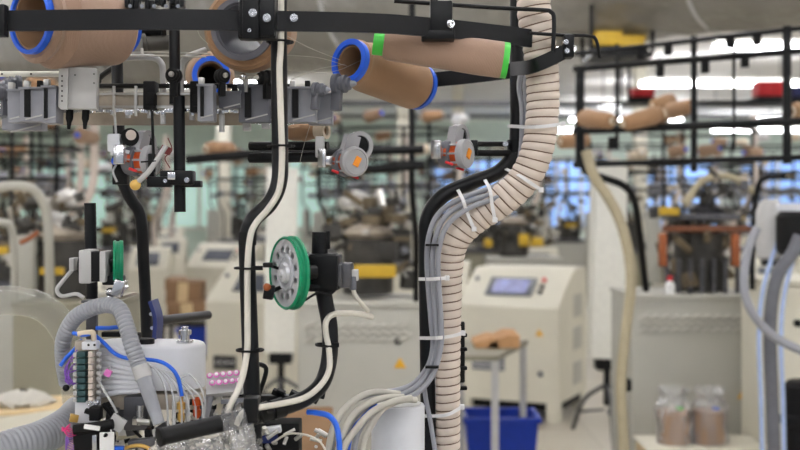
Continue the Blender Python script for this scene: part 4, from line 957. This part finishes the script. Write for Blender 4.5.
for (x0, y0, x1, y1) in ((186,160,262,153),(262,153,340,152),(340,152,424,149),(330,172,424,165)): MB().cyl(P(x0,y0,4.85), P(x1,y1,4.85), .019, seg=12).build('creel_rail', 'blacksteel', MM)
for x in (412,): MB().tube(PP([(x,-30,4.9),(x,120,4.9),(x,190,4.9),(x+4,240,5.1),(x+4,308,5.3)]), .014, 10).build('creel_post', 'blacksteel', MM)
for k, pts in enumerate(([(-20,196,4.7),(8,186,4.7),(34,190,4.75),(46,212,4.8),(49,250,4.85),(50,308,5.0)], [(-20,226,4.8),(2,222,4.8),(13,236,4.85),(15,308,5.0)])):
    MB().tube(PP(pts), .020-.004*k, 12).build('suction_pipe', 'cabgrey', LM)
MB().box(P(29,262,5.1), (.075,.12,.24), bevel=.01).build('motor_box', 'cabgrey', LM)
MB().tube(PP([(20,243,4.9),(30,238,4.9),(38,232,4.9)]), .010, 8).build('rust_lever', 'rust', LM)
for i, (px, w_, Y) in enumerate(((405,.20,14.6),(458,.17,18.2),(224,.2,18.2),(640,.2,18.2))):
    struct(MB().box((W5(px,Y),Y,CEIL/2), (w_,w_,CEIL-.01), bevel=.01), 'pillar', 'cream')
# table with cardboard, blue bins
TYY = 6.0; tz = Z5(349,TYY)
o = thing('work_table', 'slim white legged work table with grey top right of the ribbed hose', 'table', (W5(480,TYY),TYY+.2,0))
tq = [Vector((W5(px,Y),Y,0)) for px, Y in ((428,5.72),(498,5.72),(528,6.4),(458,6.4))]
MB().ring_loft([[q+Vector((0,0,tz-.024)) for q in tq], [q+Vector((0,0,tz)) for q in tq]]).build('table_top', 'olive', o)
for (px, Y, w_) in ((495,5.76,.036),(523,6.36,.034),(434,5.76,.036),(461,6.36,.034)): MB().box((W5(px,Y),Y,(tz-.024)/2), (w_,.032,tz-.024)).build('leg', 'lgrey', o)
for (x, w, z, l) in ((487,.12,.0,'brown paper scrap on the table, left and flatter one'), (505,.16,.02,'folded brown cardboard on the table at its right end')):
    b_ = MB(); X = W5(x,TYY)
    b_.ring_loft([[Vector((X-w/2,TYY+yy,tz+.002)), Vector((X+w/2,TYY+yy,tz+.002)), Vector((X+w/2,TYY+yy,tz+.045+z)), Vector((X+.02,TYY+yy,tz+.05+z)), Vector((X-w/2,TYY+yy,tz+.022))] for yy in (.03,.20,.36)])
    tag(b_.build('cardboard', 'cardboard'), l, 'cardboard')
def bin_(label, X, Y, w, h, m='binblue', rz=0, z=0):
    o = thing('storage_bin', label, 'bin', (X,Y,z), group='blue storage bins'); d = .32
    def rect(z_, g): return [Vector((X+sx*(w/2-g), Y+sy*(d/2-g), z+z_)) for sx, sy in ((-1,-1),(1,-1),(1,1),(-1,1))]
    MB().ring_loft([rect(0,.03), rect(h,0), rect(h,.012), rect(.015,.04)], True).build('body', m, o)
    mb = MB()
    for sy in (-1,1): mb.box((X,Y+sy*d/2,z+h-.012), (w+.03,.02,.03), bevel=.004)
    for sx in (-1,1): mb.box((X+sx*w/2,Y,z+h-.012), (.02,d+.03,.03), bevel=.004)
    mb.build('rim', m, o)
    return o
bin_('blue plastic bin on the floor under the white legged table', W5(500,6.45), 6.45, .40, Z5(418,6.3))
bin_('blue plastic bin far back behind the white head cover', W5(199,9.5), 9.5, .30, .22, z=.28)
# bagged yarn packages and crate
o = thing('crate', 'low cream crate under the bagged yarn packages', 'crate', (W5(706,5.0),5.05,0))
MB().box((W5(706,5.0),5.07,.225), (.52,.30,.45), bevel=.01).build('body', 'wood', o)
MB().box((W5(706,5.0),5.07,.452), (.54,.32,.014), bevel=.003).build('lid', 'cream', o)
for i, (x, l) in enumerate(((676,'brown yarn package in clear bag on the crate, left one'), (712,'brown yarn package in clear bag on the crate, right one'))):
    X = W5(x,5.0); o = thing('yarn_package', l, 'yarn package', (X,5.05,.459))
    MB().lathe([(.066,0),(.070,.01),(.069,.13),(.066,.145),(.02,.147)], (X,5.05,.46), (0,0,1), 32).build('yarn_winding', 'yarn', o)
    spec = [(Vector((X,5.05,.462)),.074,.074,0)]+[(Vector((X,5.05,.46+z)), r, r, .004) for z, r in ((.05,.073),(.12,.074),(.150,.073),(.166,.071),(.182,.064),(.197,.054),(.210,.050),(.224,.058),(.244,.062))]
    crumple(spec, '', '', 'bag', 60+i, seg=26, amp=.24).build('bag', 'thinbag', o, 25)
    MB().box((X+.012,4.985,.622), (.030,.004,.014), (.6,.2,0)).build('tag', 'bluetube' if i else 'green', o)
    MB().box((X-.012,5.0,.632), (.030,.004,.012), (.8,-.2,0)).build('paper_tag', 'paper', o)
# right edge: hoses, white cabinet, dark cylinder
EY = 4.3
o = thing('suction_hose', 'dark grey hose hanging down near the right edge', 'hose', P(772,470,EY))
MB().ribbed(PP([(800,236,EY),(792,254,EY),(779,272,EY),(772,300,EY),(770,340,EY),(772,400,EY),(775,480,EY)]), .024, .02, .04, 18, 4).build('hose_wall', 'dgrey', o)
o = thing('air_hose', 'light blue grey hose curving to the right edge beside the dark hose', 'hose', P(760,330,EY-.15))
MB().tube(PP([(757,228,EY-.1),(748,250,EY-.12),(744,285,EY-.14),(752,312,EY-.15),(772,335,EY-.16),(800,350,EY-.17),(830,360,EY-.17)]), .016, 14).build('hose_wall', 'greycable', o)
for (x, l) in ((761,'pale blue upright pipe left of the dark hose'), (783,'pale blue upright pipe right of the dark hose')):
    o = thing('air_pipe', l, 'pipe', P(x,470,EY+.25)); MB().tube(PP([(x+18,236,EY+.25),(x+2,290,EY+.25),(x-2,340,EY+.25),(x,400,EY+.25),(x+2,490,EY+.25)]), .009, 12).build('pipe', mat('pale_blue_pipe_'+str(x), (176,196,236), .35), o)
cabinet('machine_cabinet', 'cream machine cabinet cut by the right edge', W5(776,4.85), W5(776,4.85)+.6, 4.85, Z5(287,4.85), 'cream', .5, False, (W5(797,4.85),Z5(323,4.85)), cat='machine cabinet')
o = thing('pump_motor', 'hanging grey air filter unit at the right edge above the cream cabinet', 'air filter', P(782,260,4.5))
MB().lathe([(.02,0),(.05,.02),(.055,.06),(.055,.20),(.04,.24),(.02,.25)], P(770,262,4.6), (0,0,1), 24).build('bowl', 'lgrey', o)
MB().lathe([(.06,0),(.075,.02),(.075,.15),(.06,.17)], P(796,255,4.5), (0,0,1), 24).build('motor', 'rubber', o)
MB().box(P(790,212,4.6), (.14,.1,.07), bevel=.01).build('head_block', 'white', o)
MB().box(P(770,262,4.6), (.06,.06,.03), bevel=.006).build('drain', 'rubber', o)
o = thing('waste_drum', 'black cylindrical drum cut by the right edge near the floor', 'drum', (W5(803,4.6),4.6,0))
MB().lathe([(.075,.42),(.085,.44),(.085,.62),(.10,.63),(.10,.66),(.085,.67),(.085,.78),(.07,.80)], (W5(806,4.6),4.6,0), (0,0,1), 28).build('drum', 'rubber', o)
MB().cyl((W5(806,4.6),4.6,0), (W5(806,4.6),4.6,.43), .05, seg=20).build('stand', 'dsteel', o)
# left: plank bench with white bag, kraft sack, boxes
o = thing('bench', 'pale wooden bench board at the lower left behind the corrugated hose', 'bench', (W5(20,3.8),3.9,0))
MB().box((W5(20,3.8),3.95,Z5(413,3.8)), (.56,.30,.012), (0,-.06,0)).build('board', 'wood', o)
MB().box((W5(20,3.8),3.80,Z5(427,3.8)), (.56,.02,.08), (0,-.14,0)).build('front_edge', 'cream', o)
for x in (-40,70): MB().box((W5(x,3.8),3.95,.37), (.04,.2,.74)).build('leg', 'wood', o)
o = tag(crumple([(Vector((W5(12,3.8),3.92,Z5(415,3.8)+z)), r, r*.7, .006) for z, r in ((.012,.09),(.03,.10),(.05,.07),(.065,.02))], '', '', 'bag', 77, seg=22).build('plastic_bag', 'beigecable'), 'crumpled white bag lying on the wooden bench', 'plastic bag')
o = thing('kraft_sack', 'brown paper sack standing behind the thick black tube', 'sack', (W5(298,4.6),4.6,0))
MB().ring_loft([[Vector((W5(298,4.6)+sx*w, 4.6+sy*d, z)) for sx, sy in ((-1,-1),(0,-1.1),(1,-1),(1,1),(0,1.1),(-1,1))] for z, w, d in ((0,.15,.10),(.5,.16,.11),(.62,.13,.06),(.69,.14,.02))]).build('sack', 'kraft', o)
MB().box((W5(298,4.6),4.6,.68), (.26,.025,.03)).build('folded_top', 'kraft', o)
for i, (x, y, Y, w, h, l) in enumerate(((186,292,9.6,34,24,'brown cardboard pile behind the left bent tube, upper box'), (190,308,9.5,40,14,'brown cardboard pile behind the left bent tube, lower box'), (176,283,9.9,16,12,'small brown box on top of the far cardboard pile'))):
    o = thing('cardboard_box', l, 'box', P(x,y+h/2,Y)); c0 = P(x,y,Y)
    MB().box(c0, (w/F*Y,.3,h/F*Y), (0,.05*(-1)**i,0), bevel=.01).build('carton', 'kraft', o)
    MB().box(c0+Vector((0,-.152,0)), (w/F*Y*.3,.006,h/F*Y*.9), (0,.05*(-1)**i,0)).build('tape', 'wood', o)
o = thing('pallet_table', 'low dark stand under the far cardboard pile', 'stand', (W5(190,9.6),9.6,0))
MB().box((W5(190,9.6),9.6,.53), (.42,.4,.03)).build('shelf', 'dark', o)
MB().box((W5(196,9.5),9.55,.26), (.42,.4,.03)).build('lower_shelf', 'dark', o)
for sx in (-1,1):
    for sy in (-1,1): MB().box((W5(190,9.6)+sx*.19,9.6+sy*.17,.26), (.03,.03,.52)).build('leg', 'dark', o)
o = thing('handle_bar', 'black horizontal bar behind the white head cover', 'bar', P(180,318,2.6))
MB().cyl(P(147,322,1.965), P(208,315,2.2), .0085).build('bar', 'black', o)

# ------------------------------------------------------------------ generic knitting machines further back
def machine_proto(v):
    random.seed(100+v); t = thing('knitting_machine', 'x', 'knitting machine')
    cab = ('cabgrey','cream','olive')[v % 3]
    MB().box((0,0,.53), (.62,.55,.90), bevel=.012).build('cabinet', cab, t)
    MB().box((0,0,1.0), (.72,.62,.04), bevel=.006).build('bed_plate', 'dsteel', t)
    a, b, c = clutter(200+v, 0, 0, 1.03, 1.62, .28, .26, 44, .015, .075)
    for q_, n_, m_ in ((a,'mechanism','dark'),(b,'lever_set','brown' if v != 1 else 'grey'),(c,'bright_mechanism','alu')): tag(q_.build(n_, m_, t), kind='stuff')
    MB().cyl((0,0,1.0), (0,0,1.3), .15, seg=24).build('knitting_cylinder', 'dark', t)
    if v == 0: MB().box((.0,-.28,1.22), (.16,.05,.05), bevel=.005).build('yellow_guard', 'yellow', t)
    for (sx, sy) in ((-1,-1),(1,-1),(0,1)):
        MB().tube([(sx*.3,sy*.26,1.0),(sx*.3,sy*.26,1.35),(sx*.36,sy*.34,1.5),(sx*.38,sy*.38,1.62),(sx*.38,sy*.38,2.2)], .014, 8, 4).build('post', 'blacksteel', t)
    for z, r in ((1.66,.40),(1.86,.50),(2.14,.54)): MB().torus((0,0,z), (0,0,1), r, .013, 28, 6).build('creel_ring', 'blacksteel', t)
    for k in range(9):
        a_ = 2*PI*k/9; MB().box((.36*math.cos(a_), .36*math.sin(a_), 1.66), (.07,.05,.08), (0,0,a_), bevel=.004).build('feeder_block', 'grey', t)
    MB().torus((0,0,1.66), (0,0,1), .34, .016, 28, 6).build('feeder_ring', 'aluwarm', t)
    MB().tube([(.34,.2,.2),(.40,.2,.9),(.40,.2,1.3),(.50,.1,1.5),(.56,.1,1.7),(.56,.1,2.3)], .03, 10, 5).build('suction_hose', 'hose', t)
    MB().ring_loft([[Vector((x,y,z)) for y, z in ((-.62,.2),(-.62,.80),(-.42,1.02),(-.32,1.04),(-.32,.2))] for x in (.30,.72)]).build('control_box', 'cream', t)
    s_ = MB().box((.51,-.53,.91), (.24,.02,.17), (-.73,0,0), bevel=.003).build('screen', 'screendark', t)
    MB().box((-.40,-.1,1.12), (.11,.12,.6), bevel=.01).build('fan_column', 'cabgrey', t)
    return t
CN = ['yarn','yarn2','yarn3']
fc = []
for i, (m, cm) in enumerate((('yarn3','core'),('yarn','blue'),('core','paper'),('tie','paper'))):
    o = thing('yarn_cone', 'x', 'yarn cone'); MB().lathe([(.03,0),(.055,.012),(.042,.16),(.034,.17),(.01,.171)], seg=16).build('yarn_winding', m, o); MB().cyl((0,0,-.02), (0,0,.19), .016, seg=10).build('core_tube', cm, o); fc.append(o)
protos = [machine_proto(v) for v in range(3)]
spots = []
row_names = {0:'first', 1:'second', 2:'third', 3:'fourth', 4:'fifth', 5:'last'}
rows = [(7.2, (-2.55,)), (10.2, (-3.35, -.05, 2.6)), (12.9, (-4.7, -3.25, -.5, 1.0, 2.5, 4.1)), (16.2, (-5.2, -3.7, -2.2, -.7, .9, 2.4, 3.9, 5.5)), (20.2, (-6.3, -4.6, -2.9, -1.2, .5, 2.2, 4.0, 5.8)), (25, (-7.5, -5.3, -3.2, -1.2, .9, 3.0, 5.2, 7.4))]
used = set(); cused = set()
for r, (Y, xs) in enumerate(rows):
    for k, X in enumerate(xs):
        v = (r*2+k*5+k//2) % 3
        place = 'nearest' if False else ''
        lab = 'blurred knitting machine with ring creel in the %s background row, number %s from the left' % (row_names[r], ('one','two','three','four','five','six','seven','eight')[k])
        rz = random.Random(r*31+k).uniform(-.25,.25)
        if v not in used: used.add(v); m_ = protos[v]; m_['label'] = lab; m_['group'] = 'background knitting machines'
        else: m_ = dup(protos[v], (0,0,0), None, lab, 'background knitting machines')
        m_.location = (X,Y+random.Random(r*7+k).uniform(-.3,.3),0); m_.rotation_euler = (0,0,rz)
        rr = random.Random(r*97+k); ncone = 6 if r < 2 else 4
        for q in range(ncone):
            a_ = rr.uniform(-2.9,-.2) if q % 2 else rr.uniform(0,2*PI); zz = (1.90,2.18)[rr.randrange(2)]; ci = rr.choice((0,1,1,2,2,3)); R_ = .50 if zz < 2 else .54
            p = Vector((X,m_.location.y,0))+Vector((R_*math.cos(a_), R_*math.sin(a_), zz+.045))
            d_ = Vector((math.cos(a_+1.2), math.sin(a_+1.2), rr.uniform(-.1,.2)))
            l2 = 'blurred %s yarn cone on the ring creel of machine %s in the %s background row' % (('ginger','brown','cream','white')[ci], ('one','two','three','four','five','six','seven','eight')[k], row_names[r])
            if ci not in cused: cused.add(ci); c_ = fc[ci]; c_['label'] = l2; c_.location = p; c_.rotation_euler = aim(d_)
            else: c_ = dup(fc[ci], p, aim(d_), l2)
            c_['group'] = '%s cones of machine %d in the %s row' % (('ginger','brown','cream','white')[ci], k+1, row_names[r])
# long cross rails of far creels (ceiling-hung yarn pipes)
for i, (x0, x1, Y, z, l) in enumerate(((-7,7,14.0,2.75,'long dark overhead pipe in the middle distance under the ceiling lamps'), (-8,8,18,2.9,'long dark overhead pipe farthest away'))):
    o = thing('overhead_pipe', l, 'pipe', ((x0+x1)/2,Y,z)); MB().cyl((x0,Y,z), (x1,Y+.4,z), .03, seg=10).build('pipe', 'dsteel', o)
    for q in range(5): x = x0+(x1-x0)*(q+.5)/5; MB().cyl((x,Y+.2,z), (x,Y+.2,CEIL), .008, seg=6).build('hanger', 'blacksteel', o)
putcone(P(206,149,4.9), P(236,148,5.0), 'blurred ginger yarn bobbin on the black bar behind the hanging rod', s=.8)

# ------------------------------------------------------------------ light, world, camera
w = bpy.data.worlds.new('hall_light'); sc.world = w; w.use_nodes = True
w.node_tree.nodes['Background'].inputs['Color'].default_value = (.86,.92,1,1); w.node_tree.nodes['Background'].inputs['Strength'].default_value = .5
cam = bpy.data.cameras.new('camera'); co = bpy.data.objects.new('camera', cam); COL.objects.link(co)
co.location = (0,0,EYE); co.rotation_euler = (PI/2,0,0)
cam.sensor_width = 36; cam.lens = 36*F/800; cam.shift_y = -20/800; cam.clip_end = 100
cam.dof.use_dof = True; cam.dof.focus_distance = 1.78; cam.dof.aperture_fstop = 4.4
sc.camera = co
for o in list(bpy.data.objects):
    if 'built_at' in o: del o['built_at']
sc.view_settings.view_transform = 'Standard'; sc.view_settings.look = 'None'; sc.view_settings.gamma = 1; sc.view_settings.use_curve_mapping = False
sc.view_settings.exposure = -0.06
sc.cycles.use_denoising = True
